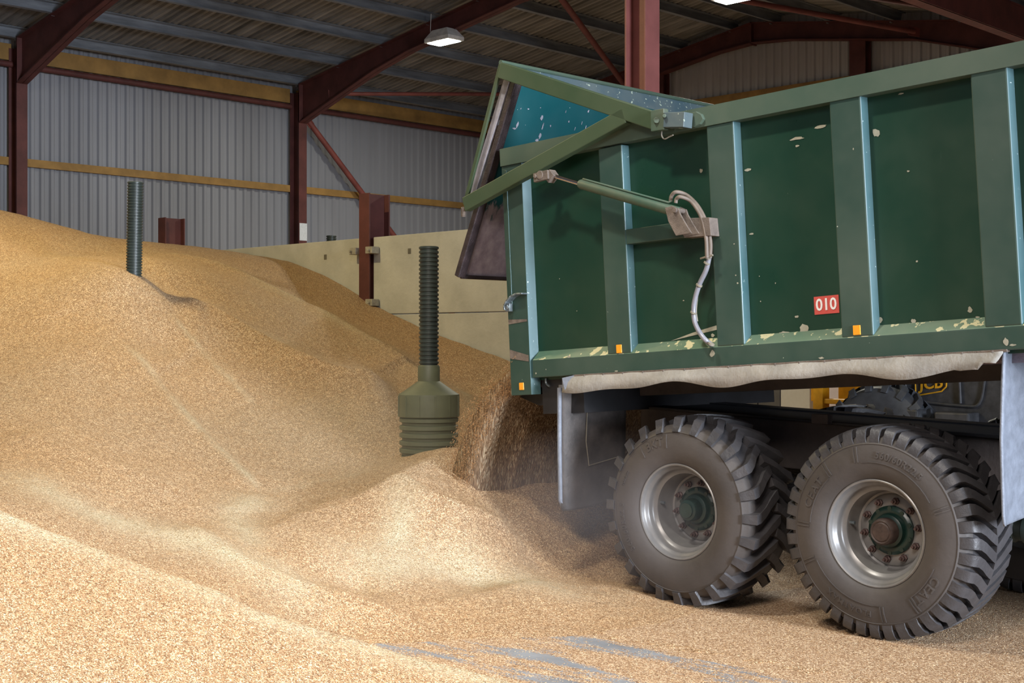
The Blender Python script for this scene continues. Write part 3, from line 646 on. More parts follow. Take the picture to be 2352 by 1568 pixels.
# ================================================================== LAMPS
def lamp(c, lb, power, name='ceiling_lamp', cord=True, lc=(1, .96, .80)):
    root = empty(name, c); tag(root, lb, 'lamp', 'roof lamps'); x, y, z = c
    mb = MB(); T = lambda a, b, h: (x + a, y + b, z + h)
    vs = [T(-.33, -.20, -.04), T(.33, -.20, -.04), T(.33, .2, -.04), T(-.33, .2, -.04), T(-.33, -.20, .03), T(.33, -.20, .03), T(.33, .2, .03), T(-.33, .2, .03),
          T(-.20, -.12, .19), T(.20, -.12, .19), T(.20, .12, .19), T(-.20, .12, .19)]
    mb.add(vs, [(0, 1, 5, 4), (1, 2, 6, 5), (2, 3, 7, 6), (3, 0, 4, 7), (4, 5, 9, 8), (5, 6, 10, 9), (6, 7, 11, 10), (7, 4, 8, 11), (8, 9, 10, 11), (0, 3, 2, 1)])
    mb.build('lamp_housing', M['lamp_body'], root, bevel=.01)
    MB().box(x - .28, x + .28, y - .155, y + .155, z - .052, z - .038).build('lamp_lens', M['lamp_lens'], root, bevel=.004)
    if cord:
        zt = apex_h(x) + .02; MB().tube([(x - .3, y - .05, z + .02), (x - .32, y - .05, z + .2), (x - .3, y - .05, zt)], .006, 6).build('cord', M['lamp_body'], root)
    l = bpy.data.lights.new('lamp_light', 'AREA'); l.shape = 'RECTANGLE'; l.size = .56; l.size_y = .3; l.energy = power; l.color = lc
    o = bpy.data.objects.new('lamp_light', l); COL.objects.link(o); place(o, (x, y, z - .07), root)
lamp(atZ(1020, 92, 25.0), 'lit white rectangular lamp hanging below the long rafter', 160)
lamp((atZ(1690, -8, 20.6)), 'lit lamp half hidden at the top edge right of the red column', 330)
lamp((-13.35, 5.6, 7.35), 'lit lamp above the upper heap outside the view', 380, lc=(1, .80, .38))
lamp((-5.6, 4.3, 6.7), 'lit lamp above the trailer outside the view', 230, cord=False, lc=(1, .95, .84))

# ================================================================== TRAILER
TA = math.radians(3.5); CA, SA = math.cos(TA), math.sin(TA)
def B(u, y, w): return (-6.86 + u * CA - w * SA, y, 1.33 + u * SA + w * CA)
def BP(px, py, y):      # photo pixel on a plane of the body -> (u, w)
    X, _, H = onY(px, py, y); dx, dh = X + 6.86, H - 1.33
    return (dx * CA + dh * SA, -dx * SA + dh * CA)
Y0, YP, YI, Y9 = 6.93, 7.0, 7.06, 9.43
TR = empty('tipping_trailer', (-5.0, 8.18, 0))
tag(TR, 'large dark green tipping trailer with raised tailgate unloading grain', 'trailer')
UB0, UB1 = .04, 7.3
def pbuild(mb, name, mat, parent=TR, label=None, **k):
    o = mb.build(name, mat, parent, **k)
    if label: o['label'] = label
    return o
# side panels
for side in (0, 1):
    ya, yb = (YP, YI) if side == 0 else (Y9 - .13, Y9 - .07)
    mb = MB().box(UB0 + .02, UB1, ya, yb, .08, 1.70, B)
    if side == 0:
        cz = [(1885, 291, .05, .012), (1830, 318, .06, .010), (1831, 335, .015, .008), (1718, 390, .03, .010), (2012, 305, .028, .03), (2086, 393, .01, .006), (2228, 712, .016, .022), (1845, 754, .035, .03),
              (1830, 727, .018, .008), (2098, 737, .016, .018), (2245, 728, .014, .006), (1610, 392, .016, .016), (1637, 770, .02, .012), (1726, 537, .02, .006), (2022, 735, .014, .02), (1800, 764, .04, .01), (2070, 215, .02, .005),
              (2106, 600, .008, .006), (1781, 650, .005, .005), (1747, 692, .005, .005), (1744, 634, .004, .004), (1285, 640, .004, .004), (1325, 714, .006, .004), (1570, 690, .008, .004)]
        for px, py, a, b in cz:
            u, w_ = BP(px, py, YP - .003); mb.chip(u, w_, a, b, lambda p, q: B(p, YP - .003, q), 1, int(px))
        # a long scuff above the hose outlet
        u0, w0 = BP(1540, 783, YP - .003); u1, w1 = BP(1646, 752, YP - .003); mb.cur = 1
        mb.add([B(u0, YP - .003, w0), B(u1, YP - .003, w1 - .014), B(u1, YP - .003, w1 + .014), B((u0 + u1) / 2, YP - .003, (w0 + w1) / 2 + .012)], [(0, 1, 2, 3)]); mb.cur = 0
    pbuild(mb, 'side_panel', [M['panel'], M['chip']])
pbuild(MB().box(UB1 - .05, UB1, YI, Y9 - .13, .1, 1.6, B), 'front_panel', M['panel'])
pbuild(MB().box(UB0, UB1, YI, Y9 - .13, .03, .08, B), 'body_floor', M['scraped'])
# ribs
ribs = [.96, 1.858, 2.738, 3.604] + [3.604 + .875 * i for i in range(1, 5)]
for side in (0, 1):
    for i, u in enumerate(ribs):
        f, p = (Y0, YP + .005) if side == 0 else (Y9, Y9 - .075)
        mb = MB().prism([(u, f), (u + .203, f), (u + .211, p), (u - .006, p)], .225, 1.61, lambda a, b, e: B(a, b, e))
        if side == 0:
            for px, py, a, b in ((1686, 560, .006, .005), (1694, 650, .008, .006), (1690, 632, .006, .005), (2350, 530, .012, .04), (2346, 480, .008, .01), (1960, 342, .004, .008)):
                uu, ww = BP(px, py, Y0 - .002)
                if u < uu < u + .2: mb.chip(uu, ww, a, b, lambda p_, q_: B(p_, Y0 - .002, q_), 1, px)
        o = pbuild(mb, 'side_rib', [M['rib'], M['chip'], M['rib_lit_side']], bevel=.008)
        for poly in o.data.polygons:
            if poly.normal.x > .8 and len(poly.vertices) == 4: poly.material_index = 2  # +X faces get the painted daylight tone
# top rail, bottom rail, posts
for side in (0, 1):
    f, p = (Y0 - .012, YI + .03) if side == 0 else (Y9 + .012, Y9 - .16)
    mb = MB(); us = np.linspace(UB0, UB1, 8)
    for a, b in zip(us[:-1], us[1:]):
        h0, h1 = 1.758 - .0137 * a, 1.758 - .0137 * b; l0, l1 = 1.632 - .0125 * a, 1.632 - .0125 * b
        mb.add([B(a, f, l0), B(b, f, l1), B(b, p, l1), B(a, p, l0), B(a, f, h0), B(b, f, h1), B(b, p, h1), B(a, p, h0)], [(0, 3, 2, 1), (4, 5, 6, 7), (0, 1, 5, 4), (3, 7, 6, 2)] + ([(0, 4, 7, 3)] if a == us[0] else []) + ([(1, 2, 6, 5)] if b == us[-1] else []))
    bm_ = mb; pbuild(bm_, 'top_rail', M['rail'], bevel=0)
    f, p = (Y0, YI) if side == 0 else (Y9, Y9 - .13)
    pi = YP if side == 0 else Y9 - .07
    mb = MB().prism([(f, .098), (f, .222), (pi, .285), (p, .285), (p, .098)], .26, UB1, lambda a, b, e: B(e, a, b))
    if side == 0:
        for px, py, a, b in ((1307, 819, .018, .010), (1231, 857, .008, .008), (1254, 848, .004, .006), (1415, 852, .018, .005), (1636, 812, .020, .026), (2310, 785, .016, .024), (2326, 792, .02, .006), (1886, 822, .02, .008)):
            uu, ww = BP(px, py, Y0 - .002); mb.chip(uu, max(ww, .106), a, b, lambda p_, q_: B(p_, Y0 - .002, q_), 1, px)
    o = pbuild(mb, 'bottom_rail', [M['rib'], M['chip'], M['ledge']], bevel=.006)
    for poly in o.data.polygons:       # the sloping ledge is worn by falling stones
        if poly.normal.z > .35 and poly.normal.z < .93 and len(poly.vertices) == 4: poly.material_index = 2
    mb = MB().prism([(UB0, f), (.238, f), (.262, pi + (.005 if side == 0 else -.005)), (UB0, pi)], -.02, 1.66, lambda a, b, e: B(a, b, e))
    if side == 0:
        mb.prism([(.075, f - .006), (.092, f - .006), (.092, f), (.075, f)], .62, 1.60, lambda a, b, e: B(a, b, e))
        mb.cur = 1
        for w0, w1, sh in ((.50, .515, 0), (.255, .30, -.04)):
            mb.add([B(.045, f - .003, w0 - .01), B(.23, f - .003, w0 + sh), B(.23, f - .003, w1 + sh), B(.045, f - .003, w1 + .01)], [(0, 1, 2, 3)])
        mb.cur = 0
    o = pbuild(mb, 'corner_post', [M['rib'], M['dustmetal'], M['rib_lit_side']], bevel=.006)
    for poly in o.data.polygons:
        if poly.normal.x > .8 and len(poly.vertices) == 4: poly.material_index = 2  # post face towards +X carries the painted daylight too
# cross brace between the first two ribs, with cylinder mount
pq = [BP(*p, Y0 - .005) for p in ((1437, 527), (1632, 499), (1632, 538), (1439, 561))]
pbuild(MB().prism(pq, Y0 - .005, YP, lambda a, b, e: B(a, e, b)), 'cross_brace', M['rib'], bevel=.005)
# hook on the rear post
mb = MB(); yh = Y0 - .03
hk = [onY(*p, yh) for p in ((1205, 674), (1190, 675), (1178, 681), (1168, 692), (1163, 702), (1164, 712))]
for a, b in zip(hk[:-1], hk[1:]): mb.bar(a, b, .012, .06, up=(0, 1, 0.001))
c = onY(1169, 705, yh); mb.box(c[0] - .024, c[0] + .022, yh - .016, yh + .016, c[2] - .032, c[2] + .026)
mb.tube([(c[0], yh - .024, c[2]), (c[0], yh - .014, c[2])], .015, 12)
pbuild(mb, 'latch_hook', M['hook'], smooth=40, bevel=.003)
# marker reflectors
for px, py, rx_, rz_ in ((1198, 887, .022, .026), (1422, 801, .023, .028), (1968, 758, .024, .028)):
    u, w_ = BP(px, py, Y0 - .002)
    pbuild(MB().box(u - rx_, u + rx_, Y0 - .006, Y0 + .001, w_ - rz_, w_ + rz_, B), 'side_reflector', M['orange'], bevel=.003, label='orange reflector')
# 010 sticker
q = [BP(*p, YP - .002) for p in ((1870, 682), (1925, 677), (1927, 718), (1873, 722))]
cu = sum(a for a, b in q) / 4; cw = sum(b for a, b in q) / 4; hu = .083; hw_ = .053
st = pbuild(MB().box(cu - hu, cu + hu, YP - .004, YP, cw - hw_, cw + hw_, B), 'number_sticker', M['red_sign'], label='red sticker reading 010')
vs, fs = text_mesh('010', .098, lambda x, y, z: B(cu + x * .96, YP - .006 - z, cw + y), .001)
m2 = MB().add(vs, fs); m2.build('number', M['white'], st)
# lift cylinder --------------------------------------------------------
yc = 6.80
c0, c1, c2, c3 = onY(1250, 403, yc), onY(1268, 403, yc), onY(1332, 422, yc), onY(1556, 487, yc)
CY = pbuild(MB().tube([c2, onY(1336, 423, yc), c3], [.028, .034, .034], 20), 'lift_cylinder', M['cyl'], smooth=40)
pbuild(MB().tube([c1, onY(1345, 426, yc)], .0145, 14), 'piston_rod', M['chrome'], CY, smooth=40, label='chrome rod')
mb = MB().tube([(c0[0], yc - .05, c0[2]), (c0[0], yc + .07, c0[2])], .030, 14); e_ = onY(1240, 406, yc)
mb.bar((e_[0] - .02, yc - .03, e_[2] - .01), (c1[0], yc - .03, c1[2] + .005), .03, .062); mb.tube([(e_[0], yc - .055, e_[2]), (e_[0], yc + .0, e_[2])], .014, 10)
mb.bar(onY(1262, 398, yc), onY(1272, 412, yc), .06, .07)
pbuild(mb, 'rod_clevis', M['dustmetal'], CY, smooth=40, bevel=.003)
p_, q_ = onY(1338, 412, yc - .01), onY(1536, 465, yc - .01)
pbuild(MB().tube([onY(1336, 420, yc), onY(1340, 411, yc - .01), onY(1350, 414, yc - .01), q_, onY(1543, 462, yc)], .0075, 8), 'feed_pipe', M['cyl'], CY, smooth=60)
mb = MB()
for yy_ in (yc - .045, yc + .035):
    mb.prism([onY(*p, yc)[::2] for p in ((1537, 478), (1553, 474), (1568, 480), (1572, 492), (1585, 515), (1598, 536), (1562, 542), (1545, 510))], yy_, yy_ + .012, lambda a, b, e: (a, e, b))
mb.prism([onY(*p, yc)[::2] for p in ((1565, 500), (1620, 498), (1624, 540), (1562, 545))], yc + .04, Y0, lambda a, b, e: (a, e, b))
pp = onY(1562, 484, yc); mb.tube([(pp[0], yc - .06, pp[2]), (pp[0], yc + .06, pp[2])], .016, 12)
pbuild(mb, 'cylinder_mount', M['dustmetal'], CY, bevel=.003)
# hoses
def smooth_path(pts, n=8):
    P = [Vector(p) for p in pts]; P = [P[0] * 2 - P[1]] + P + [P[-1] * 2 - P[-2]]; out = []
    for i in range(1, len(P) - 2):
        a, b, c_, d = P[i - 1:i + 3]
        for k in range(n):
            t = k / n; out.append(.5 * ((2 * b) + (c_ - a) * t + (2 * a - 5 * b + 4 * c_ - d) * t * t + (3 * b - a - 3 * c_ + d) * t ** 3))
    out.append(P[-2]); return out
h1 = [(1540, 462), (1543, 449), (1553, 441), (1575, 447), (1597, 466), (1613, 490), (1625, 520), (1632, 558), (1631, 592)]
h2 = [(1552, 466), (1554, 457), (1563, 452), (1585, 461), (1602, 482), (1614, 508), (1622, 548), (1624, 592)]
yh = 6.87
for hp, off in ((h1, 0), (h2, .02)):
    P = [onY(px, py, yh - off - (.05 if i < 3 else 0)) for i, (px, py) in enumerate(hp)]
    pbuild(MB().tube(smooth_path(P), .0125, 10), 'hydraulic_hose', M['hose'], smooth=60)
h3 = [(1629, 590), (1622, 620), (1607, 652), (1597, 684), (1593, 712), (1596, 740), (1608, 765), (1622, 782), (1637, 793)]
HS = pbuild(MB().tube(smooth_path([onY(px, py, yh + .01 if i < 8 else Y0 + .03) for i, (px, py) in enumerate(h3)]), .0155, 12), 'hose_sleeve', M['hose_grey'], smooth=60, label='grey sleeve bundling both hoses')
h4 = [(1627, 592), (1617, 628), (1604, 655), (1600, 690), (1598, 715), (1601, 738)]
pbuild(MB().tube(smooth_path([onY(px, py, yh + .035) for px, py in h4]), .008, 8), 'cable', M['cable'], HS, smooth=60)
for px, py in ((1626, 592), (1624, 604), (1606, 655), (1593, 718), (1634, 790)):
    c = Vector(onY(px, py, yh + .005)); mb = MB().tube([c + Vector((-.003, 0, -.004)), c + Vector((.002, 0, .005))], .021, 12); pbuild(mb, 'cable_tie', M['cable'], HS, smooth=40)
c = Vector(onY(1626, 591, yh)); pbuild(MB().tube([c + Vector((-.05, -.01, -.005)), c + Vector((.045, -.01, .012))], .006, 8), 'hose_bracket', M['cable'], HS)
# tailgate -------------------------------------------------------------
TG = empty('tailgate', onY(1512, 278, 6.87), TR)
def arm(p, q, y, wd, name, ends=True, th=.06):
    a, b = Vector(onY(*p, y)), Vector(onY(*q, y)); return MB().bar(a, b, th, wd, up=(0, 0, 1))
pn = Vector(onY(1512, 278, 6.87))
top_n = Vector(onY(1154, 142, 6.87))
for dy in (0, 2.62):
    sh = Vector((0, dy, 0))
    def nb(p, q, y, th, wd): return MB().bar(Vector(onY(*p, y)) + sh, Vector(onY(*q, y)) + sh, th, wd)
    o = pbuild(nb((1154, 162), (1512, 280), 6.87, .07, .112), 'upper_arm', M['arm'], TG, bevel=.005)
    o = pbuild(nb((1071, 470), (1440, 266), 6.865, .06, .105), 'lower_arm', M['arm'], TG, bevel=.005)
    pbuild(nb((1151, 148), (1068, 470), 6.86, .02, .032), 'side_strip', M['arm'], TG, bevel=.002)
    mb = MB().bar(Vector(onY(1167, 180, 6.93)) + sh, Vector(onY(1083, 455, 6.93)) + sh, .02, .06)
    pbuild(mb, 'side_bar', M['pale'], TG, bevel=.003, label='pale worn steel side bar')
    e = Vector(onY(1071, 480, 6.865)) + sh; pbuild(MB().tube([e + Vector((-.01, -.02, .01)), e + Vector((-.03, 0, -.05))], .018, 10), 'latch_pin', M['dustmetal'], TG)
# pivot block, teal stop block and rounded lug on the body side
mb = MB().bar(onY(1500, 279, 6.83), onY(1530, 274, 6.83), .05, .135); mb.tube([onY(1508, 276, 6.79), onY(1508, 276, 6.9)], .02, 12); mb.tube([onY(1526, 266, 6.77), onY(1526, 266, 6.88)], .013, 10)
pbuild(mb, 'hinge_block', M['cyl'], TG, bevel=.006)
pbuild(MB().bar(onY(1534, 277, 6.84), onY(1581, 276, 6.84), .09, .095), 'hinge_stop', M['slate'], bevel=.004)
pbuild(MB().prism([BP(*p, 6.9) for p in ((1575, 262), (1600, 256), (1611, 262), (1616, 273), (1608, 285), (1595, 292), (1575, 294))], 6.895, Y0, lambda a, b, e: B(a, e, b)), 'hinge_lug', M['rail'], bevel=.004)
pbuild(MB().tube(smooth_path([onY(*p, 6.86) for p in ((1520, 300), (1520, 312), (1526, 319), (1537, 314), (1546, 310))]), .005, 6), 'hinge_wire', M['cable'], smooth=60)
# plate
ny, fy = 6.97, 9.42
pt = onY(1186, 190, ny); pb_ = onY(1056, 634, ny); tp = onY(1154, 144, 6.9)
def plate_mat():
    m = M['teal'].copy(); m.name = 'teal_plate_scraped_low'; nt = m.node_tree; p = nt.nodes['Principled BSDF']; src = p.inputs['Base Color'].links[0].from_socket
    v = coords(nt); sx = nt.nodes.new('ShaderNodeSeparateXYZ'); link(nt, v, sx.inputs[0]); n_ = noise(nt, coords(nt, (5, 5, 1.2)), 3, 6, .7)
    a = nt.nodes.new('ShaderNodeMath'); a.operation = 'MULTIPLY_ADD'; link(nt, n_.outputs[0], a.inputs[0]); a.inputs[1].default_value = .75; link(nt, sx.outputs[2], a.inputs[2])
    r = ramp(nt, a.outputs[0], [(0, (1, 1, 1)), (1, (0, 0, 0))]); 
    mr = nt.nodes.new('ShaderNodeMapRange'); link(nt, a.outputs[0], mr.inputs[0]); mr.inputs[1].default_value = 3.02; mr.inputs[2].default_value = 3.10; mr.inputs[3].default_value = 1; mr.inputs[4].default_value = 0
    n2 = noise(nt, v, 12, 5); r2 = ramp(nt, n2.outputs[0], [(.3, (.24, .20, .25)), (.7, (.42, .37, .43))])
    link(nt, mixc(nt, mr.outputs[0], src, r2.outputs[0]), p.inputs['Base Color']); return m
M['plate'] = plate_mat()
nrm = Vector((pb_[2] - pt[2], 0, -(pb_[0] - pt[0]))).normalized()        # outward (rear) side
if nrm.x > 0: nrm = -nrm
mb = MB(); a, b = Vector(pt), Vector(pb_)
for y in (ny, fy): pass
vs = [Vector((p.x, y, p.z)) + nrm * t for t in (0, .05) for y in (ny, fy) for p in (a, b)]
mb.add(vs, [(0, 1, 3, 2), (4, 6, 7, 5), (0, 4, 5, 1), (2, 3, 7, 6), (0, 2, 6, 4), (1, 5, 7, 3)])
mb.cur = 1
for px, py, r1, r2 in ((1188, 286, .012, .028), (1181, 295, .024, .008), (1213, 250, .012, .006), (1241, 247, .006, .006), (1244, 270, .018, .022), (1246, 290, .008, .03), (1240, 312, .014, .026), (1233, 322, .02, .016), (1264, 289, .009, .011), (1306, 279, .008, .012),
                       (1351, 255, .01, .012), (1196, 249, .006, .006), (1345, 292, .006, .02), (1320, 295, .004, .02), (1336, 282, .004, .02), (1081, 600, .006, .01), (1299, 256, .004, .014)):
    r_ = ray(px, py); k = 0      # intersect with plate plane
    den = r_[0] * nrm.x + r_[2] * nrm.z; k = (nrm.x * a.x + nrm.z * (a.z - EYE)) / den
    P = Vector((r_[0] * k, r_[1] * k, EYE + r_[2] * k)) - nrm * .003; dn = (b - a).normalized()
    if ny < P.y < fy: mb.chip(0, 0, r1, r2, lambda p_, q_, P=P: P + Vector((0, p_, 0)) - dn * q_, 1, px)
PLT = pbuild(mb, 'tailgate_plate', [M['plate'], M['pale']], TG)
q = Vector(tp); mb = MB()
for s0, s1 in ((Vector((q.x, 6.9, q.z)), Vector((a.x, 6.9, a.z))),):
    vs = [Vector((p.x, y, p.z)) + Vector((-.03, 0, .02)) * t for t in (0, 1) for y in (6.9, fy + .02) for p in (s0, s1)]
    mb.add(vs, [(0, 1, 3, 2), (4, 6, 7, 5), (0, 4, 5, 1), (2, 3, 7, 6), (0, 2, 6, 4), (1, 5, 7, 3)])
pbuild(mb, 'tailgate_lip', M['slate'], TG)
mb = MB().tube([(q.x, 6.88, q.z), (q.x, fy + .02, q.z)], .018, 8); pbuild(mb, 'lip_edge', M['rail'], TG, smooth=60)
mb = MB(); off = nrm * -.012
mb.bar(a + off + Vector((0, -.01, 0)), b + off + Vector((0, -.01, 0)), .075, .05, up=(0, 0, 1)); mb.bar(Vector((b.x, ny, b.z)) + off, Vector((b.x, fy, b.z)) + off, .03, .03)
pbuild(mb, 'rubber_seal', M['seal'], TG, bevel=.008)
# grain door chute under the rear end
mb = MB().box(.27, .66, YI - .05, Y9 - .1, -.16, .10, B); pbuild(mb, 'rear_crossmember', M['black'])
pbuild(MB().prism([BP(*p, 7.1) for p in ((1180, 905), (1235, 905), (1300, 905), (1300, 928), (1238, 931))], 7.1, 9.3, lambda a_, b_, e: B(a_, e, b_)), 'chute_plate', M['black'])
pbuild(MB().tube(smooth_path([onY(*p, 6.99) for p in ((1254, 869), (1254, 878), (1258, 884), (1263, 887))]), .008, 8), 'tow_eye', M['hook'], smooth=60)
# canvas skirt above the wheels ----------------------------------------
mb = MB(); n = 90; prev = None; rows = []
for i in range(n + 1):
    t = i / n; u = .60 + (3.70 - .60) * t
    wb = -.005 - .018 * math.sin(t * 17) - .012 * math.sin(t * 31 + 1) + (.0 if t < .93 else -.01)
    if t > .975: wb += .035
    yb = Y0 - .035 - .012 * math.sin(t * 25 + .5)
    rows.append([B(u + .06 * (1 - 0) * (1 if i < 1 else 0), Y0 + .004, .100), B(u, Y0 - .008, .082 - .004 * math.sin(t * 60)), B(u - .02, Y0 - .02 - .007 * math.sin(t * 25), .05), B(u - .03, yb, wb)])
for i in range(n): 
    for j in range(3): mb.add([rows[i][j], rows[i + 1][j], rows[i + 1][j + 1], rows[i][j + 1]], [(0, 1, 2, 3)])
mb2 = mb; o = pbuild(mb, 'canvas_skirt', M['canvas'], recalc=False, label='off-white canvas skirt')
b_ = bmesh.new(); b_.from_mesh(o.data); bmesh.ops.remove_doubles(b_, verts=b_.verts, dist=1e-5); b_.to_mesh(o.data); b_.free()
for p in o.data.polygons: p.use_smooth = True
sol = o.modifiers.new('thick', 'SOLIDIFY'); sol.thickness = .006
mb = MB().box(.66, 3.72, Y0 - .008, Y0 + .03, .088, .103, B)
for i in range(18): mb.tube([B(.75 + i * .17, Y0 - .014, .095), B(.75 + i * .17, Y0 - .006, .095)], .006, 6)
pbuild(mb, 'skirt_strip', M['dustmetal'])
pbuild(MB().add([B(.565, Y0 - .03, .085), B(.66, Y0 - .004, .10), B(.60, Y0 - .045, .0), B(.565, Y0 - .03, .0)], [(0, 1, 2, 3)]), 'skirt_corner', M['flap_light'])
# mud flaps --------------------------------------------------------------
def flap(px, top, botm, y1, mat, name, label, curl):
    x = onY(px, 900, Y0)[0]; mb = MB(); n = 14; zs = [top, top - .15, (top + botm) / 2, botm + .06, botm + .015, botm]
    rows = []
    for z in zs:
        row = []
        for i in range(n + 1):
            t = i / n; y = Y0 + (y1 - Y0) * t; dx = curl * math.exp(-t * 9) + .012 * math.sin(z * 4 + t * 3)
            if z < botm + .05 and i == 0: y += .02 * (1 if z < botm + .01 else .4)
            row.append((x + dx, y, z + (.06 * t * t if z <= botm + .02 else 0)))
        rows.append(row)
    for r0, r1 in zip(rows[:-1], rows[1:]):
        for i in range(n): mb.add([r0[i], r0[i + 1], r1[i + 1], r1[i]], [(0, 1, 2, 3)])
    o = pbuild(mb, name, mat, recalc=False, label=label)
    b_ = bmesh.new(); b_.from_mesh(o.data); bmesh.ops.remove_doubles(b_, verts=b_.verts, dist=1e-5); b_.to_mesh(o.data); b_.free()
    for p in o.data.polygons: p.use_smooth = True
    s_ = o.modifiers.new('thick', 'SOLIDIFY'); s_.thickness = .014; return x
xr = flap(1297, 1.40, .53, 7.56, M['flap_dark'], 'mud_flap', 'shaded brown rubber flap behind the rear wheel', -.05)
xf = flap(2288, 1.66, .72, 7.62, M['flap_light'], 'mud_flap', 'pale blue-grey rubber flap ahead of the front wheel', .03)
# rolled edge of the rear flap, its daylight painted as a pale tone, and light wire loop
pbuild(MB().tube([(xr - .045, Y0 - .004, 1.38), (xr - .045, Y0 - .004, .95), (xr - .04, Y0 + .0, .60), (xr - .035, Y0 + .03, .545)], .016, 10), 'flap_edge', M['flap_light'], smooth=60)
pbuild(MB().tube([(xr + .01, 7.16, 1.37), (xr + .012, 7.14, 1.0), (xr + .012, 7.17, .83), (xr + .012, 7.48, .87)], .004, 6), 'flap_wire', M['cable'], smooth=60)
# chassis ----------------------------------------------------------------
ch0, ch1 = onY(1430, 926, 7.75), onY(2283, 998, 7.75); sl_ = (ch1[2] - ch0[2]) / (ch1[0] - ch0[0])
def chz(x): return ch0[2] + sl_ * (x - ch0[0])
for y0, y1 in ((7.75, 7.87), (8.49, 8.61)):
    mb = MB(); xa, xb2 = -6.3, 2.2
    for z0, z1, ya, yb in ((-.34, -.02, y0, y1),):
        mb.add([(xa, ya, chz(xa) + z0), (xb2, ya, chz(xb2) + z0), (xb2, yb, chz(xb2) + z0), (xa, yb, chz(xa) + z0), (xa, ya, chz(xa) + z1), (xb2, ya, chz(xb2) + z1), (xb2, yb, chz(xb2) + z1), (xa, yb, chz(xa) + z1)],
               [(0, 3, 2, 1), (4, 5, 6, 7), (0, 1, 5, 4), (1, 2, 6, 5), (2, 3, 7, 6), (3, 0, 4, 7)])
    pbuild(mb, 'chassis_rail', M['chassis'], bevel=.008)
    mb = MB(); ya, yb = y0 - .04, y1 + .04
    mb.add([(xa, ya, chz(xa) - .02), (xb2, ya, chz(xb2) - .02), (xb2, yb, chz(xb2) - .02), (xa, yb, chz(xa) - .02), (xa, ya, chz(xa)), (xb2, ya, chz(xb2)), (xb2, yb, chz(xb2)), (xa, yb, chz(xa))],
           [(0, 3, 2, 1), (4, 5, 6, 7), (0, 1, 5, 4), (1, 2, 6, 5), (2, 3, 7, 6), (3, 0, 4, 7)])
    pbuild(mb, 'chassis_flange', M['black'], bevel=.005)
for y0, y1 in ((7.62, 7.74), (8.62, 8.74)):
    pbuild(MB().box(.45, UB1, y0, y1, -.062, .04, B), 'body_runner', M['chassis'], bevel=.006)
mb = MB().add([(-6.3, 7.85, chz(-6.3) - .01), (2.2, 7.85, chz(2.2) - .01), (2.2, 8.52, chz(2.2) - .01), (-6.3, 8.52, chz(-6.3) - .01), (-6.3, 7.85, chz(-6.3) - .03), (2.2, 7.85, chz(2.2) - .03), (2.2, 8.52, chz(2.2) - .03), (-6.3, 8.52, chz(-6.3) - .03)], [(0, 1, 2, 3), (7, 6, 5, 4), (0, 4, 5, 1), (1, 5, 6, 2), (2, 6, 7, 3), (3, 7, 4, 0)])
pbuild(mb, 'rail_void_shade', M['black'])  # black sheet added for the dark void between the rails
for x in (-6.2, -2.4, .2): pbuild(MB().box(x - .06, x + .06, 7.87, 8.49, chz(x) - .3, chz(x) - .1), 'cross_member', M['black'])
c = onY(1890, 958, 7.70); pbuild(MB().box(c[0] - .06, c[0] + .06, 7.66, 7.72, c[2] - .04, c[2] + .02), 'chassis_bracket', M['chassis'])
for k, x in enumerate((-5.354, -3.946)):
    pbuild(MB().box(x - .06, x + .06, 7.3, 9.06, .54, .68), 'axle', M['chassis_green'], bevel=.01)
    for y in (7.81, 8.55):
        mb = MB()
        for j in range(6): mb.box(x - .55 + j * .05, x + .55 - j * .05, y - .04, y + .04, .68 + j * .022, .70 + j * .022)
        mb.box(x - .05, x + .05, y - .05, y + .05, .50, .84); pbuild(mb, 'leaf_spring', M['black'])
pbuild(MB().box(-4.75, -4.55, 7.76, 7.86, .66, chz(-4.65) - .3), 'spring_hanger', M['chassis'])
# brake chamber behind the front flap
c = onY(2345, 1215, 7.5); mb = MB()
mb.lathe([(.0, -.11), (.07, -.11), (.078, -.06), (.078, -.03), (.066, -.02), (.066, .02), (.08, .03), (.08, .07), (.06, .11), (0, .11)], lambda a_, b_, e: (c[0] + e, c[1] + a_, c[2] + b_), 20)
mb.tube([(c[0] + .1, c[1], c[2]), (-2.4, c[1] + .2, chz(-2.4) - .2)], .02, 8)
pbuild(mb, 'brake_chamber', M['chassis_green'], smooth=35)
# drawbar and parking jack out of view
mb = MB().bar((-2.4, 8.18, .78), (3.2, 8.18, .62), .22, .22); mb.bar((3.2, 8.18, .62), (3.6, 8.18, .6), .08, .1); pbuild(mb, 'drawbar', M['chassis_green'])
pbuild(MB().box(1.9, 2.02, 7.98, 8.1, .02, 1.0).box(1.84, 2.08, 7.92, 8.16, 0, .02), 'parking_jack', M['chassis_green'])

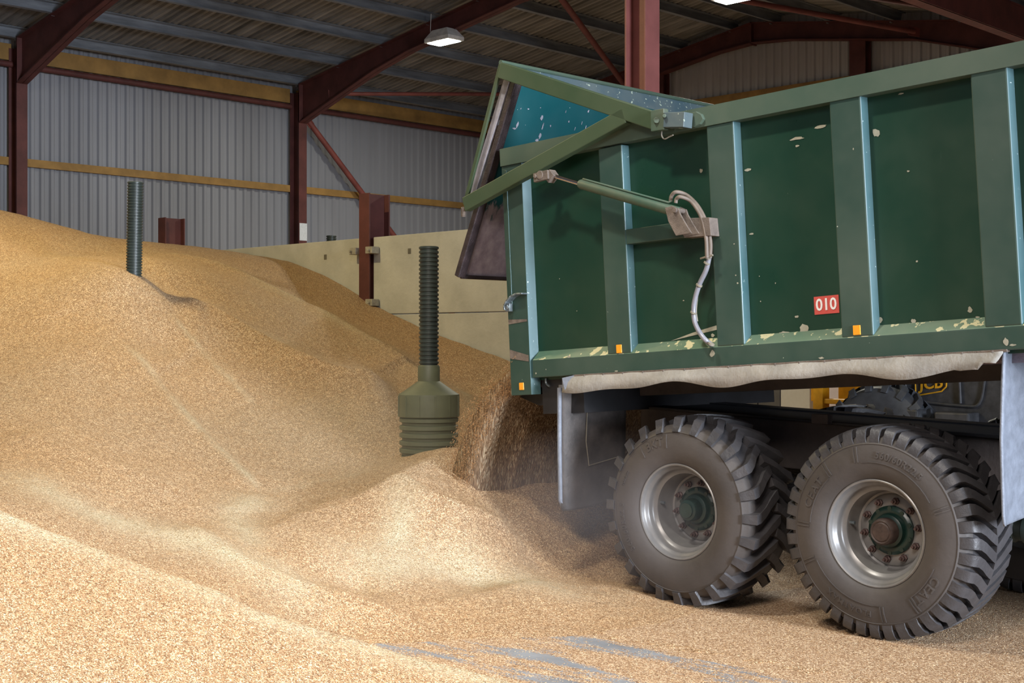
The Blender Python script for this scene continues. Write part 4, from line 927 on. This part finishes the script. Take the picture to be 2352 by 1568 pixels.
# ---- wheels ------------------------------------------------------------
def side_y(r):      # outline of the tyre sidewall: offset from the outer plane for radius r
    P = [(.300, .045), (.315, .028), (.345, .010), (.40, .000), (.46, .004), (.51, .018), (.545, .036), (.566, .060)]
    return float(np.interp(r, [p[0] for p in P], [p[1] for p in P]))
def make_wheel(cx, cz, kind, y0=Y0):
    W = empty('wheel', (cx, y0 + .26, cz), TR); W['label'] = 'wheel with chunky bar tread tyre and green hub' if kind == 'rear' else 'wheel with block tread tyre and rusty brown hub cap'
    T = lambda a, b, e: (cx + a, y0 + e, cz + b); Wd = .54
    prof = [(.300, .075)] + [(r, side_y(r)) for r in (.300, .315, .345, .40, .46, .507)] + [(.510, side_y(.51) - .004), (.516, side_y(.516) - .004), (.519, side_y(.52)), (.545, .036), (.556, .055), (.562, .09), (.566, .16), (.568, .27)]
    full = prof + [(r, Wd - e) for r, e in prof[::-1][1:]]
    mb = MB().lathe(full, T, 96)
    # lugs
    nl = 24 if kind == 'rear' else 40
    for side in (0, 1):
        for i in range(nl):
            a0 = 2 * math.pi * (i + (.5 if side else 0)) / nl
            if kind == 'rear':
                path = [(.006, .522, .0), (.020, .548, .0), (.040, .606, .0), (.075, .612, .015), (.13, .615, .07), (.19, .617, .15), (.255, .617, .21), (.285, .614, .235)]
                hw0 = [.045, .050, .052, .052, .048, .046, .046, .044]; sg = 1
            else:
                path = [(.020, .548, .0), (.034, .585, .0), (.050, .602, .0), (.09, .610, -.012), (.14, .614, -.05), (.19, .616, -.10), (.235, .617, -.14), (.275, .617, -.17)]
                hw0 = [.052, .052, .052, .050, .050, .050, .048, .046]; sg = 1
            rows = []
            for (yy_, r, da), hw1 in zip(path, hw0):
                e = yy_ if side == 0 else Wd - yy_; a_ = a0 + da
                rb = .515 if r < .56 else .555
                rows.append([T(rr * math.cos(a_ + q), rr * math.sin(a_ + q), e) for rr, q in ((rb, -hw1 * 1.18), (r, -hw1), (r, hw1), (rb, hw1 * 1.18))])
            vs = [p for r_ in rows for p in r_]; m_ = len(rows)
            fs = [(j * 4 + k, j * 4 + (k + 1) % 4, (j + 1) * 4 + (k + 1) % 4, (j + 1) * 4 + k) for j in range(m_ - 1) for k in range(4)] + [(0, 1, 2, 3), tuple((m_ - 1) * 4 + k for k in (3, 2, 1, 0))]
            mb.add(vs, fs)
    ty = mb.build('tyre', [M['rubber'], M['rubber_dusty']], W, smooth=38)
    n_s = 96 * (len(full) - 1)
    mi = np.zeros(len(ty.data.polygons), dtype=np.int32)
    for pi_ in range(len(mi)):
        pl_ = ty.data.polygons[pi_]
        rr = math.hypot(pl_.center.x + (POS[ty.name].x - cx), pl_.center.z + (POS[ty.name].z - cz)); mi[pi_] = 1 if rr < .56 and pi_ < n_s else 0
    ty.data.polygons.foreach_set('material_index', mi)
    # raised lettering on the sidewall, reading clockwise with the tops outward
    def ring_text(txt, deg, r, size, sp=1.0):
        def TT(x, y, z):
            a_ = math.radians(deg) - x / r; rr = r + y; return T(rr * math.cos(a_), rr * math.sin(a_), side_y(rr) - .0015 - max(z, 0) * 1.0)
        vs, fs = text_mesh(txt, size, TT, .0025, sp); return vs, fs
    L = []
    if kind == 'rear':
        L.append(ring_text('BKT', 112, .455, .080)); L.append(ring_text('560/60R22.5', 198, .440, .058, 1.12)); L.append(ring_text('TUBELESS', 155, .452, .026))
        RG = []; lr = [(99, .41, .50), (126, .41, .50)]
    else:
        L.append(ring_text('CEAT', 152, .440, .072, 1.15)); L.append(ring_text('CEAT', 320, .440, .072, 1.15)); L.append(ring_text('560/60R22.5', 68, .448, .056, 1.1)); L.append(ring_text('FLOATMAX', 250, .455, .052, 1.2))
        RG = []; lr = [(d + e, .41, .50) for d in (104, 131, 178, 205, 278, 305, 22) for e in (-1.2, 1.2)]
        for d0, d1 in ((208, 276), (133, 176), (306, 338), (30, 100)):
            av_, af_ = [], []
            for k in range(10):
                x0, x1 = (math.radians(d0 + (d1 - d0) * (k + e) / 10) for e in (0, 1)); av_ += [T(r_ * math.cos(x_), r_ * math.sin(x_), side_y(r_) - h_) for x_ in (x0, x1) for r_, h_ in ((.405, 0), (.405, .004), (.410, .004), (.410, 0))]; af_ += [tuple(8 * k + q_ for q_ in f_) for f_ in ((0, 1, 5, 4), (1, 2, 6, 5), (2, 3, 7, 6))]
            RG.append((av_, af_))
    for d, r0, r1 in lr:
        a_ = math.radians(d); vs = []
        for j in range(5):
            rr = r0 + (r1 - r0) * j / 4
            for q, h_ in ((-.004, 0), (-.004, .004), (.004, .004), (.004, 0)):
                vs.append(T(rr * math.cos(a_) - q * math.sin(a_), rr * math.sin(a_) + q * math.cos(a_), side_y(rr) - h_))
        RG.append((vs, [(j * 4 + k, j * 4 + k + 1, (j + 1) * 4 + k + 1, (j + 1) * 4 + k) for j in range(4) for k in range(3)]))
    for vs, fs in L: MB().add(vs, fs).build('sidewall_lettering', M['rubber_dusty'], W)
    for vs, fs in RG: MB().add(vs, fs).build('sidewall_ridge', M['rubber_dusty'], W)
    # rim
    rp = [(.298, .052), (.308, .038), (.310, .030), (.304, .026), (.296, .030), (.290, .046), (.284, .062), (.272, .070), (.268, .085), (.268, .105), (.258, .118), (.240, .130), (.232, .15), (.230, .205), (.224, .222), (.212, .228), (.208, .222), (.200, .216), (.150, .214), (.098, .214), (.09, .25)]
    dd = .05 if kind == 'rear' else .015; rp = [(r_, e_ + (dd if r_ < .235 else 0)) for r_, e_ in rp]
    T0 = T; TD = lambda a, b, e: T0(a, b, e + dd)
    o = MB().lathe(rp, T, 72); o.lathe([(.230, .21 + dd), (.230, .42), (.29, .47), (.30, .50)], T, 72)
    rim = o.build('rim', M['rimm'], W, smooth=42, recalc=False); rim['label'] = 'silver painted deep rim'
    # valve
    mb = MB().tube([T(-.235, .03, .16), T(-.20, .03, .155)], .010, 8); mb.build('valve', M['hook'], W, smooth=40)
    # hub
    mb = MB().lathe([(.142, .212), (.142, .196), (.128, .186), (.118, .182), (.100, .186), (.094, .16), (.074, .15), (.070, .15)], TD, 40)
    for k in range(10):
        a_ = 2 * math.pi * (k + .5) / 10; c_ = TD(.128 * math.cos(a_), .128 * math.sin(a_), .19); mb.tube([c_, (c_[0], c_[1] - .008, c_[2])], .014, 8)
    mb.build('hub', M['hub'], W, smooth=35)
    if kind == 'rear': mb = MB().lathe([(.074, .17), (.074, .10), (.066, .085), (.050, .080), (.048, .070), (.0, .068)], TD, 32)
    else: mb = MB().lathe([(.078, .17), (.078, .105), (.072, .09), (.064, .082), (.056, .086), (.05, .080), (.0, .078)], TD, 32)
    mb.build('hub_cap', M['hub'] if kind == 'rear' else M['hubcap'], W, smooth=35)
    for k in range(10):
        a_ = 2 * math.pi * (k + .25) / 10; c_ = TD(.172 * math.cos(a_), .172 * math.sin(a_), .214)
        mb = MB().lathe([(.022, 0), (.022, -.012), (.016, -.016), (.016, -.034), (.008, -.036), (.008, -.055), (0, -.056)], lambda a2, b2, e, c_=c_: (c_[0] + a2, c_[1] + e, c_[2] + b2), 6)
        mb.build('wheel_stud', M['stud'], W, smooth=25)
    return W
def copy_tree(o, parent):
    c_ = o.copy(); COL.objects.link(c_); c_.parent = parent
    for ch in list(o.children): copy_tree(ch, c_)
    return c_
for kind, cx in (('rear', -5.354), ('front', -3.946)):
    Wl = make_wheel(cx, .607, kind)
    far = copy_tree(Wl, TR); far.rotation_euler = (0, 0, math.pi); far.location = Wl.location + Vector((0, 2 * (8.18 - (Y0 + .26)), 0)); far['label'] = 'same kind of wheel on the far side'

# ================================================================== LOADER AND THINGS BEYOND THE TRAILER
LY = 13.2
def LP(px, py, y=LY): return onY(px, py, y)
LD = empty('telehandler', (-6.9, 14.2, 0)); tag(LD, 'yellow and dark grey farm loader parked beyond the trailer, seen under its body', 'loader')
a = LP(2065, 880); b = LP(2330, 880)
mb = MB(); q = [(a[0], .55), (a[0] - .05, .98), (a[0] + .1, 1.55), (b[0] + .6, 1.65), (b[0] + .9, 1.2), (b[0] + .9, .55)]
bw = mb.prism(q, LY, LY + 1.6, lambda p, z, e: (p, e, z)).build('engine_cover', M['jgrey'], LD, bevel=.04)
# outlined door panel and hinge
fr = [LP(*p, LY - .01) for p in ((2078, 870), (2082, 902), (2094, 918), (2215, 932), (2250, 925), (2262, 870))]
MB().tube(smooth_path(fr, 4), .018, 8).build('door_frame', M['jgrey'], LD, smooth=60)
p0, p1 = LP(2203, 866, LY - .02), LP(2206, 926, LY - .02); MB().tube([p0, p1], .018, 8).build('door_hinge', M['jgrey'], LD, smooth=60)
# emblem: yellow outlined parallelogram with the three letters
c = LP(2139, 884, LY - .012); e0 = MB(); sk = .10
def ET(x, y): return (c[0] + x + .06 * y, LY - .014, c[2] + y + sk * x)
for (x0, y0), (x1, y1) in (((-.17, -.10), (.12, -.075)), ((.12, -.075), (.17, -.03)), ((.17, -.03), (.17, .12)), ((-.19, .12), (-.17, -.10)), ((-.19, .12), (.17, .12))):
    e0.tube([ET(x0, y0), ET(x1, y1)], .008, 6)
vs, fs = text_mesh('JCB', .17, lambda x, y, z: (ET(x, y + .015)[0], LY - .014 - z, ET(x, y + .015)[2]), .003)
e0.add(vs, fs); e0.build('emblem', M['jyellow'], LD)
# steps
for px0, px1, py0, py1 in ((2055, 2112, 938, 975), (2150, 2230, 945, 985)):
    u0, u1 = LP(px0, py0, 13.0), LP(px1, py1, 13.0); MB().box(u0[0], u1[0], 12.95, LY, u1[2], u0[2]).build('step_box', M['jgrey'], LD, bevel=.02)
# yellow front frame
u0, u1 = LP(1872, 893, 13.6), LP(1895, 930, 13.6); mb = MB().box(u0[0], u1[0], 13.55, 13.7, .5, 1.45)
u2, u3 = LP(1893, 915, 13.6), LP(1955, 929, 13.6); mb.box(u2[0], u3[0] + .4, 13.58, 13.68, u3[2], u2[2]); mb.box(u2[0], u3[0] + .6, 13.9, 14.8, .45, 1.3)
u4 = LP(1862, 905, 13.6); mb.box(u4[0], u0[0], 13.6, 13.7, u4[2] - .08, u4[2] + .1)
mb.build('front_frame', M['jyellow'], LD, bevel=.01)
mb = MB().bar((-8.0, 14.4, 1.35), (-5.2, 14.4, 2.1), .3, .35); mb.build('boom', M['jyellow'], LD, bevel=.02)
mb = MB().box(-6.6, -5.4, 13.3, 14.2, 1.5, 2.45); mb.build('cab', M['glass'], LD, bevel=.06)
def lwheel(cx, y, r, wd):
    T = lambda a_, b_, e: (cx + a_, y + e, r + b_); mb = MB().lathe([(.28, .05), (.30, 0), (.45, -.01), (.53, .04), (.55, .1), (.55, wd - .1), (.53, wd - .04), (.45, wd), (.28, wd)], lambda a_, b_, e: T(a_ * r / .6, b_ * r / .6, e), 48)
    for i in range(18):
        for s_ in (0, 1):
            a0 = 2 * math.pi * (i + .5 * s_) / 18; rows = []
            for yy_, rr, da in ((.0, .5, 0), (.04, .585, 0), (.12, .60, .06), (wd * .52, .60, .2)):
                e = yy_ if s_ == 0 else wd - yy_
                rows += [T(r / .6 * p_ * math.cos(a0 + da + q_), r / .6 * p_ * math.sin(a0 + da + q_), e) for p_, q_ in ((.5, -.08), (rr, -.06), (rr, .06), (.5, .08))]
            mb.add(rows, [(j * 4 + k, j * 4 + (k + 1) % 4, (j + 1) * 4 + (k + 1) % 4, (j + 1) * 4 + k) for j in range(3) for k in range(4)] + [(0, 1, 2, 3)])
    w_ = mb.build('wheel', M['jrubber'], LD, smooth=40)
    MB().lathe([(.28, .05), (.24, .08), (.22, .16), (.08, .15), (.07, .1), (0, .1)], lambda a_, b_, e: T(a_ * r / .6, b_ * r / .6, e), 32).build('wheel_rim', M['jyellow'], w_, smooth=40)
wc = LP(2010, 930, 12.95)
for x in (wc[0], -4.9):
    for y in (12.95, 14.95): lwheel(x, y, .64, .4)
# concrete upright, grey cabinet
u0, u1 = onY(1793, 900, 14.6), onY(1860, 900, 14.6)
tag(MB().box(u0[0], u1[0], 14.6, 14.95, 0, 2.4).build('concrete_upright', M['white'], bevel=.01), 'white concrete upright seen through the gap under the trailer body', 'pillar')
u0, u1 = onY(1692, 900, 15.2), onY(1791, 900, 15.2)
C_ = MB().box(u0[0], u1[0], 15.2, 15.8, 0, 2.2).build('steel_cabinet', M['cabinet'], bevel=.01); tag(C_, 'grey steel cabinet seen through the gap under the trailer body', 'cabinet')
xm = (u0[0] + u1[0]) / 2; MB().box(xm - .006, xm + .006, 15.19, 15.2, .05, 2.15).build('door_gap', M['black'], C_)

# ================================================================== AIRBORNE DUST
def dust(name, c, rad, dens, col, lb):
    bm = bmesh.new(); bmesh.ops.create_icosphere(bm, subdivisions=3, radius=1.0); me = bpy.data.meshes.new(name); bm.to_mesh(me); bm.free()
    o = bpy.data.objects.new(name, me); COL.objects.link(o); o.location = c; o.scale = rad
    m = bpy.data.materials.new(name); m.use_nodes = True; nt = m.node_tree; nt.nodes.clear()
    out = nt.nodes.new('ShaderNodeOutputMaterial'); v = nt.nodes.new('ShaderNodeVolumePrincipled'); link(nt, v.outputs[0], out.inputs['Volume'])
    v.inputs['Color'].default_value = (*col, 1); v.inputs['Anisotropy'].default_value = .2
    tc = nt.nodes.new('ShaderNodeTexCoord'); g = nt.nodes.new('ShaderNodeTexGradient'); g.gradient_type = 'SPHERICAL'; link(nt, tc.outputs['Object'], g.inputs[0])
    n_ = noise(nt, tc.outputs['Object'], 2.2, 3); a = nt.nodes.new('ShaderNodeMath'); a.operation = 'MULTIPLY'; link(nt, g.outputs['Fac'], a.inputs[0]); link(nt, n_.outputs[0], a.inputs[1])
    b = nt.nodes.new('ShaderNodeMath'); b.operation = 'MULTIPLY'; link(nt, a.outputs[0], b.inputs[0]); b.inputs[1].default_value = dens * 2; link(nt, b.outputs[0], v.inputs['Density'])
    me.materials.append(m); tag(o, lb, 'dust', kind='stuff')
dust('dust_cloud', (-6.0, 7.0, .55), (1.2, 1.0, .6), .42, (.62, .58, .62), 'thin grey dust drifting between the falling grain and the rear wheel')
dust('dust_cloud', (-8.3, 6.5, .85), (1.8, 1.3, .8), .16, (.72, .66, .48), 'thin golden dust hanging over the fresh mound and pedestal foot')
